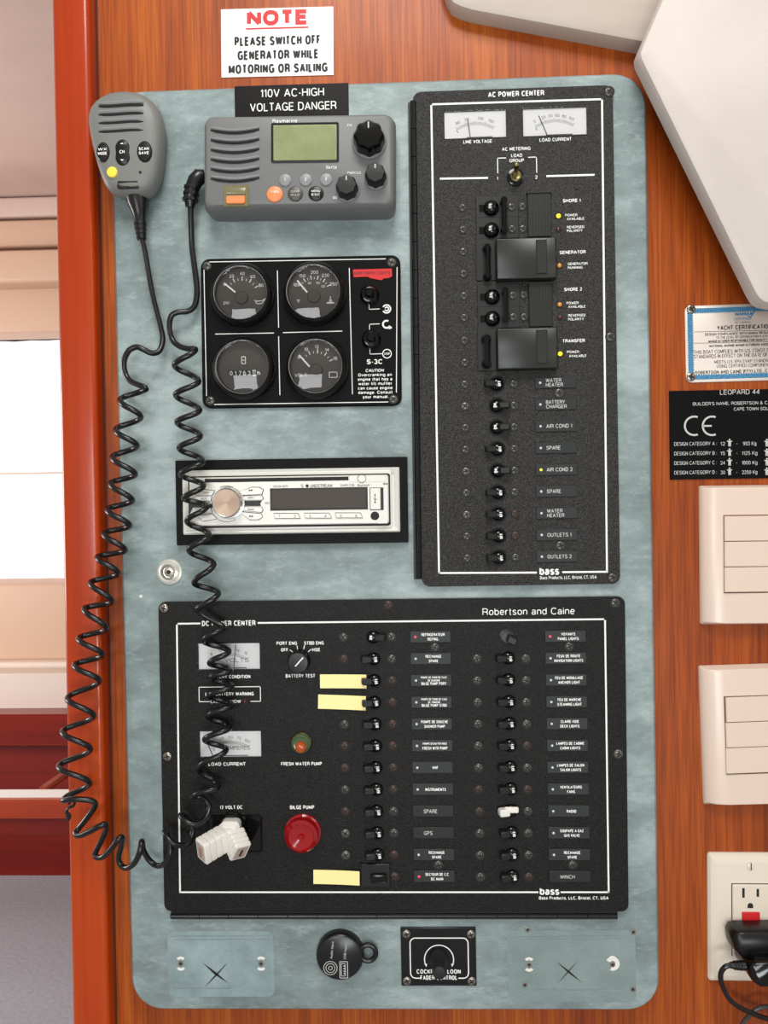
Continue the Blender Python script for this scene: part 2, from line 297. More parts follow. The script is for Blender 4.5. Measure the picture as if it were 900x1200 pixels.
# text: a plain grotesque drawn with strokes --------------------------
def E_(cx, cy, rx, ry, a0, a1, n=8, p=2.3):
    out = []
    for i in range(n+1):
        a = R_(a0+(a1-a0)*i/n); c, s = cos(a), sin(a)
        out.append((cx+rx*math.copysign(abs(c)**(2/p), c), cy+ry*math.copysign(abs(s)**(2/p), s)))
    return out
_X = .72
def _bowl(a0=0, a1=360, n=14): return E_(.5, .36, .5, .36, a0, a1, n)
GL = {
'A': (.92, [[(0, 0), (.5, 1), (1, 0)], [(.17, .32), (.83, .32)]]),
'B': (.84, [[(0, .53), (.6, .53)], [(0, 0), (0, 1), (.5, 1)]+E_(.55, .765, .38, .235, 90, -90)+[(.5, .53)]+E_(.58, .265, .42, .265, 90, -90)+[(0, 0)]]),
'C': (.88, [E_(.54, .5, .54, .5, 42, 318, 16)]),
'D': (.88, [[(.45, 0), (0, 0), (0, 1), (.45, 1)]+E_(.45, .5, .55, .5, 90, -90, 10)]),
'E': (.78, [[(1, 0), (0, 0), (0, 1), (1, 1)], [(0, .53), (.92, .53)]]),
'F': (.72, [[(0, 0), (0, 1), (1, 1)], [(0, .5), (.85, .5)]]),
'G': (.92, [E_(.53, .5, .53, .5, 42, 330, 16)+[(1, .45), (.58, .45)], [(1, .45), (1, 0)]]),
'H': (.84, [[(0, 0), (0, 1)], [(1, 0), (1, 1)], [(0, .52), (1, .52)]]),
'I': (.0, [[(.5, 0), (.5, 1)]]),
'J': (.66, [[(1, 1), (1, .3)]+E_(.5, .3, .5, .3, 0, -180)]),
'K': (.84, [[(0, 0), (0, 1)], [(1, 1), (0, .4)], [(.3, .6), (1, 0)]]),
'L': (.70, [[(0, 1), (0, 0), (1, 0)]]),
'M': (1.0, [[(0, 0), (0, 1), (.5, .12), (1, 1), (1, 0)]]),
'N': (.86, [[(0, 0), (0, 1), (1, 0), (1, 1)]]),
'O': (.95, [E_(.5, .5, .5, .5, 0, 360, 20)]),
'P': (.80, [[(0, 0), (0, 1), (.5, 1)]+E_(.55, .74, .45, .26, 90, -90)+[(0, .48)]]),
'Q': (.95, [E_(.5, .5, .5, .5, 0, 360, 20), [(.62, .25), (1, -.04)]]),
'R': (.86, [[(0, 0), (0, 1), (.5, 1)]+E_(.55, .74, .42, .26, 90, -90)+[(0, .48)], [(.55, .48), (.9, .38), (1, 0)]]),
'S': (.84, [E_(.5, .74, .46, .26, 20, 200, 9)+[(.3, .56), (.7, .46)]+E_(.5, .26, .5, .26, 20, -160, 9)]),
'T': (.80, [[(0, 1), (1, 1)], [(.5, 0), (.5, 1)]]),
'U': (.84, [[(0, 1), (0, .34)]+E_(.5, .34, .5, .34, 180, 360, 10)+[(1, 1)]]),
'V': (.88, [[(0, 1), (.5, 0), (1, 1)]]),
'W': (1.25, [[(0, 1), (.25, 0), (.5, .95), (.75, 0), (1, 1)]]),
'X': (.86, [[(0, 0), (1, 1)], [(0, 1), (1, 0)]]),
'Y': (.88, [[(0, 1), (.5, .42), (1, 1)], [(.5, .42), (.5, 0)]]),
'Z': (.80, [[(0, 1), (1, 1), (0, 0), (1, 0)]]),
'0': (.72, [E_(.5, .5, .5, .5, 0, 360, 18)]), '1': (.36, [[(0, .76), (.9, 1), (.9, 0)]]),
'2': (.72, [E_(.5, .7, .48, .3, 170, -20, 9)+[(.8, .42), (0, 0), (1, 0)]]),
'3': (.72, [E_(.48, .75, .45, .25, 160, -90, 9), E_(.5, .26, .5, .26, 90, -165, 10)]),
'4': (.76, [[(.75, 0), (.75, 1), (0, .27), (1, .27)]]),
'5': (.72, [[(.92, 1), (.18, 1), (.06, .5)]+E_(.5, .32, .5, .32, 130, -155, 10)]),
'6': (.72, [E_(.5, .31, .5, .31, 0, 360, 14), E_(.62, .5, .62, .5, 180, 75, 6)]),
'7': (.70, [[(0, 1), (1, 1), (.3, 0)]]),
'8': (.72, [E_(.5, .76, .42, .24, 0, 360, 12), E_(.5, .265, .5, .265, 0, 360, 14)]),
'9': (.72, [E_(.5, .69, .5, .31, 0, 360, 14), E_(.38, .5, .62, .5, 0, -105, 6)]),
'a': (.68, [E_(.5, .5, .42, .22, 160, 0, 6)+[(.92, .1), (1, 0)], [(.92, .42), (.4, .38)]+E_(.4, .19, .4, .19, 90, 270, 6)+[(.7, .03), (.92, .18)]]),
'b': (.68, [[(0, 0), (0, 1)], _bowl()]), 'c': (.64, [_bowl(45, 315)]), 'd': (.68, [[(1, 0), (1, 1)], _bowl()]),
'e': (.68, [[(0, .38), (1, .38)], [(1, .38)]+_bowl(5, 318)]), 'f': (.40, [[(.45, 0), (.45, .8), (.6, 1), (1, 1)], [(0, .70), (.95, .70)]]),
'g': (.68, [_bowl(), [(1, _X), (1, -.05)]+E_(.5, -.05, .5, .22, 0, -160, 6)]), 'h': (.66, [[(0, 0), (0, 1)], [(0, .4)]+E_(.5, .42, .5, .30, 180, 0, 8)+[(1, 0)]]),
'i': (.0, [[(.5, 0), (.5, _X)], [(.5, .9), (.5, 1)]]), 'j': (.2, [[(.8, _X), (.8, -.2), (0, -.28)], [(.8, .9), (.8, 1)]]),
'k': (.64, [[(0, 0), (0, 1)], [(.95, _X), (0, .25)], [(.3, .42), (1, 0)]]), 'l': (.0, [[(.5, 0), (.5, 1)]]),
'm': (1.02, [[(0, 0), (0, _X)], [(0, .4)]+E_(.25, .44, .25, .28, 180, 0, 6)+[(.5, 0)], [(.5, .4)]+E_(.75, .44, .25, .28, 180, 0, 6)+[(1, 0)]]),
'n': (.66, [[(0, 0), (0, _X)], [(0, .4)]+E_(.5, .42, .5, .30, 180, 0, 8)+[(1, 0)]]), 'o': (.70, [_bowl(0, 360, 16)]),
'p': (.68, [[(0, -.28), (0, _X)], _bowl()]), 'q': (.68, [[(1, -.28), (1, _X)], _bowl()]),
'r': (.42, [[(0, 0), (0, _X)], [(0, .42), (.35, .68), (1, _X)]]),
's': (.62, [E_(.5, .54, .46, .18, 20, 200, 7)+[(.3, .42), (.7, .32)]+E_(.5, .19, .5, .19, 20, -160, 7)]),
't': (.40, [[(.4, .95), (.4, .12), (.6, 0), (1, 0)], [(0, .70), (1, .70)]]), 'u': (.66, [[(1, 0), (1, _X)], [(0, _X), (0, .3)]+E_(.5, .3, .5, .3, 180, 360, 8)]),
'v': (.68, [[(0, _X), (.5, 0), (1, _X)]]), 'w': (.95, [[(0, _X), (.25, 0), (.5, _X), (.75, 0), (1, _X)]]), 'x': (.66, [[(0, 0), (1, _X)], [(0, _X), (1, 0)]]),
'y': (.68, [[(0, _X), (.5, 0)], [(1, _X), (.4, -.28), (.1, -.28)]]), 'z': (.62, [[(0, _X), (1, _X), (0, 0), (1, 0)]]),
'.': (.0, [[(.5, 0), (.5, .10)]]), ',': (.05, [[(.6, .12), (.3, -.12)]]), '-': (.38, [[(0, .38), (1, .38)]]), "'": (.0, [[(.5, .75), (.5, 1)]]),
'(': (.22, [[(1, 1.05), (0, .7), (0, .3), (1, -.1)]]), ')': (.22, [[(0, 1.05), (1, .7), (1, .3), (0, -.1)]]), ':': (.0, [[(.5, 0), (.5, .1)], [(.5, .55), (.5, .65)]]),
'&': (.9, [[(1, 0), (.2, .75)]+E_(.42, .82, .24, .18, 180, 0, 6)+[(.05, .35)]+E_(.4, .24, .4, .24, 160, 320, 6)+[(1, .5)]]),
'=': (.6, [[(0, .3), (1, .3)], [(0, .62), (1, .62)]]), '/': (.35, [[(0, 0), (1, 1)]]), '°': (.25, [E_(.5, .86, .5, .14, 0, 360, 8)]), '+': (.6, [[(0, .5), (1, .5)], [(.5, .2), (.5, .8)]]),
}
_zn = [0]
def stroke(bm, pts, t, M, mi):
    for i in range(1, len(pts)-1):      # cut the line at joints sharper than a right angle
        a, b, c = Vector(pts[i-1]), Vector(pts[i]), Vector(pts[i+1])
        if (b-a).length > 1e-9 and (c-b).length > 1e-9 and (b-a).normalized().dot((c-b).normalized()) < -.1:
            stroke(bm, pts[:i+1], t, M, mi); stroke(bm, pts[i:], t, M, mi); return
    _zn[0] = (_zn[0]+1) % 7; zz = _zn[0]*6e-6
    n = len(pts); L = []; Rr = []
    closed = (Vector(pts[0])-Vector(pts[-1])).length < 1e-9 and n > 3
    for i in range(n):
        p = Vector(pts[i])
        a = Vector(pts[i-1]) if i else (Vector(pts[-2]) if closed else None)
        b = Vector(pts[i+1]) if i < n-1 else (Vector(pts[1]) if closed else None)
        d1 = (p-a).normalized() if a is not None and (p-a).length > 1e-9 else None
        d2 = (b-p).normalized() if b is not None and (b-p).length > 1e-9 else None
        if d1 is None and d2 is None: continue
        d1 = d1 if d1 is not None else d2; d2 = d2 if d2 is not None else d1
        n1 = Vector((-d1.y, d1.x)); n2 = Vector((-d2.y, d2.x)); m = n1+n2
        if m.length < 1e-4: m = n1
        m.normalize(); k = min(t/2/max(.3, m.dot(n1)), t*.72)
        L.append(p+m*k); Rr.append(p-m*k)
    if len(L) < 2: return
    lv = [bm.verts.new(M @ Vector((v.x, v.y, zz))) for v in L]; rv = [bm.verts.new(M @ Vector((v.x, v.y, zz))) for v in Rr]
    for i in range(len(L)-1):
        f = bm.faces.new((rv[i], rv[i+1], lv[i+1], lv[i])); f.material_index = mi
def text(bm, s, cx, cy, wd, cap, z, rot=0.0, bold=0.018, mi=0, align='C', shear=0.0, gp=.13):
    """print s with capitals cap high and wd wide overall, centred (or left aligned) at cx, cy"""
    t = (.115+bold*2.6)*cap
    T0 = min(.115+bold*2.6, .3)
    adv = []                      # width without the stroke itself, in cap units
    for c in s: adv.append(.34 if c == ' ' else max(GL[c][0]*.94, T0+.02) if c in GL else .6)
    gap = gp
    if len(s) > 1:
        ink = sum(1 for c in s if c != ' ')
        nat = sum(adv)+gap*(len(s)-1)
        k = 1.0 if not wd else max(.05, (wd/cap-.001)/nat) if nat else 1.0
    else:
        nat = adv[0]; k = 1.0
    T = t/cap
    total = nat*k
    x = -total/2 if align == 'C' else 0.0
    M = Matrix.Translation((cx, cy, z)) @ Matrix.Rotation(rot, 4, 'Z')
    tk = min(T, max(.07, .42*k*.9)); tt = tk*cap
    for c, a in zip(s, adv):
        w_ = a*k
        if c in GL:
            x0, x1 = x+tk/2, x+w_-tk/2
            if GL[c][0] < .1: x0 = x1 = x+w_/2
            elif x1 < x0: x0 = x1 = (x0+x1)/2
            for pl in GL[c][1]:
                q = []
                for px, py in pl:
                    X = (x0+(x1-x0)*px)*cap; Y = (tk/2+(1-tk)*py-.5)*cap
                    q.append((X+shear*Y, Y))
                stroke(bm, q, tt, M, mi)
        x += w_+gap*k + (0.14*k if c in 'Iil' else 0)*0
# frames -------------------------------------------------------------
class Fr:
    """root Empty of a thing whose local x is right, y up, z towards the cabin, with its base h in front of the bulkhead"""
    def __init__(s, name, label, cat, px, py, h, a=None, b=None, group=None, rot=None):
        o = bpy.data.objects.new(name, None); COL.objects.link(o); o.empty_display_size = 0.02
        s.h = h; p = P(px, py, h); th = 0.0
        if a: A = P(*a, h); B = P(*b, h); th = math.atan2(B.z-A.z, B.x-A.x)
        if rot is not None: th = rot
        s.M = Matrix.Translation(p) @ Matrix.Rotation(pi/2, 4, 'X') @ Matrix.Rotation(th, 4, 'Z')
        s.I = s.M.inverted()
        o.matrix_world = s.M; o['label'] = label; o['category'] = cat
        if group: o['group'] = group
        s.o = o; s.k = (P(px+50, py, h)-P(px-50, py, h)).length/100   # metres per pixel here
    def q(s, px, py, w=0.0):
        v = s.I @ P(px, py, s.h+w); return (v.x, v.y)
    def q3(s, px, py, w=0.0): return s.I @ P(px, py, s.h+w)
    def rect(s, x0, y0, x1, y1, w=0.0):
        a = s.q(x0, y0, w); b = s.q(x1, y0, w); c = s.q(x1, y1, w); d = s.q(x0, y1, w)
        return ((a[0]+d[0])/2, (b[0]+c[0])/2, (c[1]+d[1])/2, (a[1]+b[1])/2)
    def ctr(s, x0, y0, x1, y1, w=0.0):
        r = s.rect(x0, y0, x1, y1, w); return ((r[0]+r[1])/2, (r[2]+r[3])/2, r[1]-r[0], r[3]-r[2])
    def text(s, bm, t, px, py, wpx, cap, w, **k):
        u, v = s.q(px, py, w); text(bm, t, u, v, wpx*s.k if wpx else None, cap*s.k, w, **k)
def struct(name, bm, m, smooth=35):
    o = link(name, finish(name, bm, m, smooth)); o['kind'] = 'structure'; return o
def wbox(bm, x0, x1, y0, y1, z0, z1, b=0.0, mi=0):
    box(bm, x0, x1, y0, y1, z0, z1, mi)

# ------------------------------------------------------------------ setting
# bulkhead: stands right of the saloon opening, post at its end
xe = P(74, 600, 0).x
pl_top = P(64, 0, 0); pl_bot = P(86, 1200, 0)
bm = bmesh.new(); box(bm, xe+0.02, 0.75, 0.0, 0.04, 0.0, 2.38); struct('wall_back', bm, veneer)
def vert_prism(name, xpts_top, xpts_bot, prof, m, smooth=50):
    pass
# post (rounded, proud of the bulkhead)
xa = P(66, 100, .016).x; xb = P(116, 600, 0.010).x
xa = (P(62, 0, .016).x+P(87, 1200, .016).x)/2-.0025; xb = (P(113, 0, .010).x+P(133, 1200, .010).x)/2-.003
bm = bmesh.new(); prof = []
def post_prof():
    pts = [(xa, 0.055), (xa, -0.006)]
    for i in range(7):
        a = R_(180+90*i/6); pts.append((xa+0.006+0.006*cos(a), -0.010+0.006*sin(a)))
    for i in range(7):
        a = R_(270+90*i/6); pts.append((xb-0.005+0.005*cos(a), -0.011+0.005*sin(a)))
    pts += [(xb, 0.055)]; return pts
pp = post_prof(); loft(bm, [[(x, y, z) for x, y in pp] for z in (0.0, 2.38)])
struct('trim_1', bm, postw)
# thin dark joint between post and veneer, with its small bead
bm = bmesh.new(); box(bm, xb+0.0002, xb+0.0014, -0.0006, 0.03, 0.0, 2.38); struct('trim_2', bm, caulk)
# saloon floor, ceiling and far wall, seen past the post
bm = bmesh.new(); box(bm, -3.6, 1.5, -1.4, 2.45, -0.04, 0.0); struct('floor', bm, carpet)
zc = P(20, 228, -2.2).z
bm = bmesh.new(); box(bm, -3.6, 0.75, 0.04, 2.45, zc, zc+0.04); struct('ceiling', bm, pinkw)
def far(py, d=2.2): return P(30, py, -d).z
XL, XR = -3.2, 0.2
wz0, wz1 = far(682), far(390)
bm = bmesh.new()
box(bm, XL, XR, 2.32, 2.40, wz1, zc); box(bm, XL, XR, 2.32, 2.40, 0, wz0)
box(bm, XL, -3.0, 2.32, 2.40, wz0, wz1); box(bm, -1.0, XR, 2.32, 2.40, wz0, wz1)
struct('wall_far', bm, tanm)
def moulding(name, py0, py1, d, thick, m, n):
    bm = bmesh.new(); z0, z1 = far(py1, d), far(py0, d); r = min(0.012, (z1-z0)/3)
    pts = [(d+thick, z0), (d+r, z0)] + [(d+r-r*sin(R_(90*i/4)), z0+r-r*cos(R_(90*i/4))) for i in range(5)] + [(d+r-r*cos(R_(90*i/4)), z1-r+r*sin(R_(90*i/4))) for i in range(5)] + [(d+thick, z1)]
    loft(bm, [[(x, y, z) for y, z in pts] for x in (XL, XR)])
    return struct(n, bm, m)
moulding('m', 230, 254, 2.20, 0.2, pinkw, 'trim_3')
moulding('m', 257, 289, 2.17, 0.2, tanm, 'trim_4')
moulding('m', 292, 330, 2.10, 0.25, tanm, 'trim_5')
moulding('m', 331, 390, 2.20, 0.2, tanm, 'trim_6')
moulding('m', 684, 774, 2.14, 0.2, tanm, 'trim_7')
moulding('m', 776, 788, 2.10, 0.25, cushm, 'trim_8')
# window with a drawn bright blind
bm = bmesh.new(); rows = []
for i in range(61):
    x = -3.0+2.0*i/60; y = 2.34+0.006*sin(i*1.7)+0.004*sin(i*0.6)
    rows.append([(x, y, wz0-0.01), (x, y+0.004, wz0-0.01), (x, y+0.004, wz1+0.01), (x, y, wz1+0.01)])
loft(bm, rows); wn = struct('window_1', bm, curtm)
bm = bmesh.new(); box(bm, -2.9, -1.2, 2.332, 2.334, far(554), far(552)); part('blind_seam', bm, pinkw, wn)

# saloon settee front and shelf behind the post
so = bpy.data.objects.new('settee', None); COL.objects.link(so); so.location = (-1.4, 2.0, 0)
so['label'] = 'cream panelled settee back with red wood rails beyond the post, far end of the saloon'; so['category'] = 'settee'
def wpart(name, bm, m, root, label=None):
    bmesh.ops.translate(bm, verts=bm.verts, vec=-Vector(root.location)); return part(name, bm, m, root, label=label)
bm = bmesh.new(); box(bm, XL, XR, 2.0, 2.09, far(836, 2.0), far(789, 2.0)); wpart('back_panel', bm, cushm, so)
bm = bmesh.new(); box(bm, XL, XR, 1.92, 2.09, far(874, 1.92), far(837, 1.92)); wpart('top_rail', bm, redwood, so)
bm = bmesh.new(); box(bm, XL, XR, 1.98, 2.09, 0.0, far(874, 1.98)-0.001); wpart('front_panel', bm, redwood, so)
to = bpy.data.objects.new('saloon_table', None); COL.objects.link(to); to.location = (-1.2, 1.3, 0)
to['label'] = 'low wooden saloon table with white top edge and orange wood rim, left of the post'; to['category'] = 'table'
ty = 1.25
zt = P(30, 935, -ty).z; zl = P(30, 957, -ty).z
bm = bmesh.new(); box(bm, -2.6, -0.45, ty+0.004, ty+0.06, zt-0.01, P(30, 927, -ty-.06).z+0.004); wpart('table_top', bm, signw, to, 'white table top')
bm = bmesh.new(); box(bm, -2.6, -0.45, ty-0.012, ty+0.002, zl, zt); wpart('rim', bm, teak, to)
bm = bmesh.new(); box(bm, -2.6, -0.45, ty, ty+0.014, P(30, 978, -ty).z, zl-0.0005); wpart('apron', bm, redwood, to)
for x in (-2.5, -0.52):
    bm = bmesh.new(); rrstack(bm, x, ty+0.05, 0.06, 0.06, 0.012, [(0, 0.0), (0, P(30, 978, -ty).z-.001)]); wpart('leg', bm, redwood, to)
bm = bmesh.new(); a = P(50, 926, -1.45); b = P(84, 902, -1.6)
tube(bm, [a, b, b+(b-a)*.6], 0.012, 8); wpart('highlight_bar', bm, teak, to)  # slanting bar modelled in place of a pinkish highlight on the red wood

# white locker parts, top right
def slab(name, label, cat, pts, h0, h1, m, edge=0.006, px=820, py=100):
    f = Fr(name, label, cat, px, py, h0, rot=0.0)
    q = [f.q(x, y, h1-h0) for x, y in pts]
    c = (sum(p[0] for p in q)/len(q), sum(p[1] for p in q)/len(q))
    def ins(d):
        out = []
        for i, p in enumerate(q):
            a = Vector(q[i-1]); b = Vector(p); c2 = Vector(q[(i+1) % len(q)])
            n1 = (b-a).normalized(); n2 = (c2-b).normalized()
            m1 = Vector((-n1.y, n1.x)); m2 = Vector((-n2.y, n2.x)); mm = (m1+m2).normalized(); k = d/max(0.5, mm.dot(m1))
            out.append((b.x+mm.x*k, b.y+mm.y*k))
        return out
    area2 = sum(q[i-1][0]*q[i][1]-q[i][0]*q[i-1][1] for i in range(len(q))); sg = 1 if area2 > 0 else -1
    bm = bmesh.new(); H = h1-h0
    loft(bm, [ring3(ins(sg*d), z) for d, z in ((0, 0.0), (0, H-edge), (edge*0.3, H-edge*0.3), (edge, H))])
    return f, bm
f, bm = slab('overhead_locker', 'large white angled overhead locker, its corner pointing at the grey panel', 'locker',
    [(1010, -120), (1010, 372), (905, 357), (896, 355), (889, 350), (884, 342), (757, 82), (750, 68), (749, 60), (752, 52), (800, -60), (830, -120)], 0.032, 0.048, locker, 0.006)
part('locker_body', bm, locker, f.o)
f, bm = slab('headliner_board', 'pale padded board along the top edge, tucked behind the white angled locker', 'board',
    [(500, -120), (507, -60), (524, -8), (530, 3), (540, 8), (553, 12), (752, 49), (790, 56), (790, -120)], 0.0, 0.018, lockr2, 0.005, px=650, py=20)
part('board_face', bm, lockr2, f.o)

# ------------------------------------------------------------------ grey vinyl backing panel
HB = 0.020
f = Fr('backing_panel', 'large grey mottled vinyl covered panel with rounded corners holding all instruments', 'panel', 457, 640, 0.0, rot=R_(0.27))
x0, x1, y0, y1 = f.rect(141, 93, 766, 1187, HB)
bm = bmesh.new()
rrstack(bm, (x0+x1)/2, (y0+y1)/2, x1-x0+0.002, y1-y0, 0.028, [(0, 0), (0, HB-0.007), (0.0008, HB-0.004), (0.003, HB-0.0012), (0.007, HB)], n=10)
part('vinyl_board', bm, MATS['vinyl'], f.o)
bp = f
def cut_marks(cx, cy, holes, boxpx, m, arms):
    bm = bmesh.new(); u, v, W, H = f.ctr(*boxpx, HB)
    flat(bm, [(x+u, y+v) for x, y in rr(W, H, 0.006)], HB+0.00015); part('scraped_patch', bm, m, f.o, label='faint outline where a fitting was removed')
    bm = bmesh.new()   # raised torn flaps beside dark slits
    for (ax, ay, bx_, by_, wd) in arms:
        a = Vector(f.q(cx+ax, cy+ay, HB)); b = Vector(f.q(cx+bx_, cy+by_, HB)); d = (b-a).normalized(); n = Vector((-d.y, d.x)); mid = (a+b)/2
        pts = [a, mid-n*wd*f.k/2*1.2, b, mid+n*wd*f.k/2*0.8]
        flat(bm, [(p.x, p.y) for p in pts], HB+0.0004)
    part('torn_cut', bm, slt, f.o, label='crossed cut in the vinyl')
    for hx, hy, kind in holes:
        bm = bmesh.new(); u, v = f.q(hx, hy, HB)
        cylst(bm, u, v, [(0.0023, HB-0.001), (0.0023, HB+0.0005), (0.0012, HB+0.0006)], 12, 0); cylst(bm, u, v, [(0.0011, HB), (0.0011, HB+0.0008)], 10, 1)
        part('screw_hole', bm, [steel, slt], f.o)
        if kind:
            bm = bmesh.new()
            if kind == 1:
                for sg in (1, -1): arc(bm, u, v+sg*0.0018, 0.0032, 0.0024, 35 if sg > 0 else 215, 145 if sg > 0 else 325, HB+0.0003, 8)
            else: arc(bm, u, v+.0006, 0.0042, 0.0036, -110, 150, HB+0.0003, 14); arc(bm, u, v+.004, .002, .003, 0, 180, HB+.00032, 8)
            part('filler_smear', bm, chalk, f.o)
cut_marks(254.5, 1141, [(212, 1129, 1), (306, 1129, 1)], (197, 1091, 321, 1168), ghost, [(-17, -13, 13, 11, 3.2), (-15, 16, 13, -14, 2.0)])
cut_marks(666.7, 1139, [(620, 1130, 1), (717.7, 1130, 2), (618.3, 1089, 0), (742, 1091.7, 0), (615, 1153.7, 0), (741.5, 1159, 0)], (595, 1090, 745, 1174), ghost2, [(-14, -12, 15, 12, 2.6), (-13, 13, 10, -13, 1.2)])
for (a, b) in (((608, 1097.5), (727, 1097)), ((612, 1100.5), (727, 1100)), ((608, 1160), (727, 1160)), ((200, 1097), (316, 1096.5)), ((203, 1101), (316, 1100.5)), ((203, 1158), (270, 1158))):
    bm = bmesh.new(); line(bm, f.q(*a, HB), f.q(*b, HB), 0.0005, HB+0.0003); part('score_line', bm, MATS['vinyl'], f.o)
for (hx, hy, r) in ((165, 699, 2.0),):
    bm = bmesh.new(); u, v = f.q(hx, hy, HB); cylst(bm, u, v, [(r*f.k, HB), (r*f.k*.6, HB+.0006)], 8); part('filler_spot', bm, chalk, f.o)

# ------------------------------------------------------------------ shared small parts
def screw_mesh(m, r=0.0033, h=0.0012, slots='cross', ring=True):
    bm = bmesh.new()
    if ring:
        cylst(bm, 0, 0, [(r*1.22, 0), (r*1.22, 0.0003), (r*1.05, 0.0003)], 16, 1)
    cylst(bm, 0, 0, [(r, 0), (r, h*0.4), (r*0.85, h*0.8), (r*0.5, h), ], 16, 0)
    s = r*0.66; t = r*0.17; z = h+0.00008
    flat(bm, [(-s, -t), (s, -t), (s, t), (-s, t)], z, 1)
    if slots == 'cross': flat(bm, [(-t, -s), (t, -s), (t, s), (-t, s)], z+0.00002, 1)
    return finish('screw', bm, [m, slt])
SCB, SCR, SCS = screw_mesh(scrb), screw_mesh(scrbr), screw_mesh(steel, ring=False)
SCW = screw_mesh(mat('worn screw', (104, 100, 94), 0.32, 0.6, 0.5))
def screw(f, px, py, w, me=None, rot=None, s=1.0):
    u, v = f.q(px, py, w); o = link('screw', me or SCB, f.o, (u, v, w), random.uniform(0, 1.5) if rot is None else rot); o.scale = (s, s, 1); return o
# rocker breaker: ring, ball and paddle (pointing left = off)
PW = 0.0042  # top of plates above the vinyl (frame-local)
def breaker_meshes():
    bm = bmesh.new(); cylst(bm, 0, 0, [(0.0070, 0), (0.0070, 0.0004), (0.0060, 0.0005)], 24, 0)
    ringm = finish('breaker_ring', bm, mat('breaker ring', (12, 11, 11), 0.5, 0, 0.2))
    bm = bmesh.new(); prof = [(0.0057*cos(R_(a)), 0.0044*sin(R_(a))) for a in (0, 15, 32, 50, 68, 84)]
    cylst(bm, 0, 0, prof, 22)
    ball = finish('toggle_ball', bm, glb)
    bm = bmesh.new()
    M = Matrix.Rotation(R_(-22), 4, 'Y')
    bbox(bm, -0.0115, -0.0030, -0.0027, 0.0027, 0.0015, 0.0068, 0.0008, M=Matrix.Translation((0, 0, -0.001)) @ Matrix.Rotation(R_(14), 4, 'Y'))
    pad = finish('toggle_paddle', bm, dkp)
    bm = bmesh.new()
    bbox(bm, -0.0118, -0.0028, -0.0031, 0.0031, 0.0012, 0.0075, 0.0010, M=Matrix.Translation((0, 0, -0.001)) @ Matrix.Rotation(R_(14), 4, 'Y'))
    bbox(bm, -0.006, 0.0058, -0.0005, 0.0045, 0.0042, 0.0062, 0.0008)
    cap = finish('toggle_cap', bm, plug)
    def mark(s):
        bm = bmesh.new(); text(bm, s, 0.0, 0.0, 0.0046 if len(s) == 3 else 0.0036, 0.0026, 0.0, rot=pi/2, bold=0.05); return printed('toggle_mark', bm, wht)
    return ringm, ball, pad, cap, mark('OFF'), mark('ON')
BR, BB, BPD, BCAP, MOFF, MON = breaker_meshes()
def breaker(f, px, py, w, state, cap=False, mark=True):
    u, v = f.q(px, py, w+0.0015); o = link('breaker', BR, f.o, (u, v, w)); o.rotation_euler.z = 0
    b = link('toggle_ball', BB, o)
    s = -1 if state == 'off' else 1
    p = link('toggle_cap' if cap else 'toggle_paddle', BCAP if cap else BPD, o, rotz=0 if s < 0 else pi)
    if cap: p['label'] = 'white cap over the toggle'
    elif mark:
        mk = link('toggle_mark', MOFF if s < 0 else MON, o, (-s*0.0019, 0, 0.0043)); mk.rotation_euler = (0, R_(-s*10), 0)
    return o
def name_plate(f, x0, y0, x1, y1, w, m, led, lines, ledx=6.0, left=False, cap=None):
    u, v, W, H = f.ctr(x0, y0, x1, y1, w); bm = bmesh.new()
    bbox(bm, -W/2, W/2, -H/2, H/2, 0, 0.0010, 0.0003); o = part('name_plate', bm, m, f.o, (u, v, w))
    bm = bmesh.new(); r = 0.0011; cylst(bm, 0, 0, [(r, 0), (r*.9, .0004), (r*.4, .0007)], 10)
    part('indicator', bm, led, o, (-W/2+ledx*f.k, 0, 0.001))
    bm = bmesh.new(); n = len(lines)
    pitch = H*0.80/max(n, 2)
    for i, (s, wp, sz) in enumerate(lines):
        yy = (n-1)/2*pitch-i*pitch
        if left: text(bm, s, -W/2+12.5*f.k, yy, wp*f.k, sz*f.k, 0.0012, align='L', bold=0.012)
        else: text(bm, s, 3.2*f.k, yy, wp*f.k, sz*f.k, 0.0012, bold=0.028)
    link('lettering', printed('lettering', bm, wht if not left else gwh), o)
    return o
def led_dot(f, px, py, w, m, r=0.0019):
    u, v = f.q(px, py, w); bm = bmesh.new(); cylst(bm, 0, 0, [(r*1.4, 0), (r*1.4, .0004), (r*1.05, .0005)], 12, 1); cylst(bm, 0, 0, [(r, 0.0004), (r*.85, .0012), (r*.4, .0017)], 12, 0)
    part('indicator_lamp', bm, [m, slt], f.o, (u, v, w))
def hinge(f, a, b, w0, rad, n):
    A = Vector((*f.q(*a, w0), w0)); B = Vector((*f.q(*b, w0), w0)); d = (B-A); L = d.length; d.normalize()
    bm = bmesh.new(); c = d.cross(Vector((0, 0, 1))); s = rad*1.6
    pts = [A+c*s, A-c*s, B-c*s, B+c*s]; poly(bm, [(p.x, p.y) for p in pts], 0.0, w0*0.7)
    h = part('hinge', bm, dkp, f.o)
    bm = bmesh.new(); tube(bm, [Vector((0, 0, 0)), d*(L/n-0.0006)], rad, 10); me = finish('knuckle', bm, mat('hinge black', (22, 22, 22), 0.3, 0.4, 0.5))
    for i in range(n): link('knuckle', me, h, A+d*(L*i/n))
def frame_lines(bm, f, pts, wpx, w):
    q = [Vector(f.q(x, y, w)) for x, y in pts]
    for a, b in zip(q, q[1:]):
        d = (b-a).normalized()*wpx*f.k/2; line(bm, a-d, b+d, wpx*f.k, w)
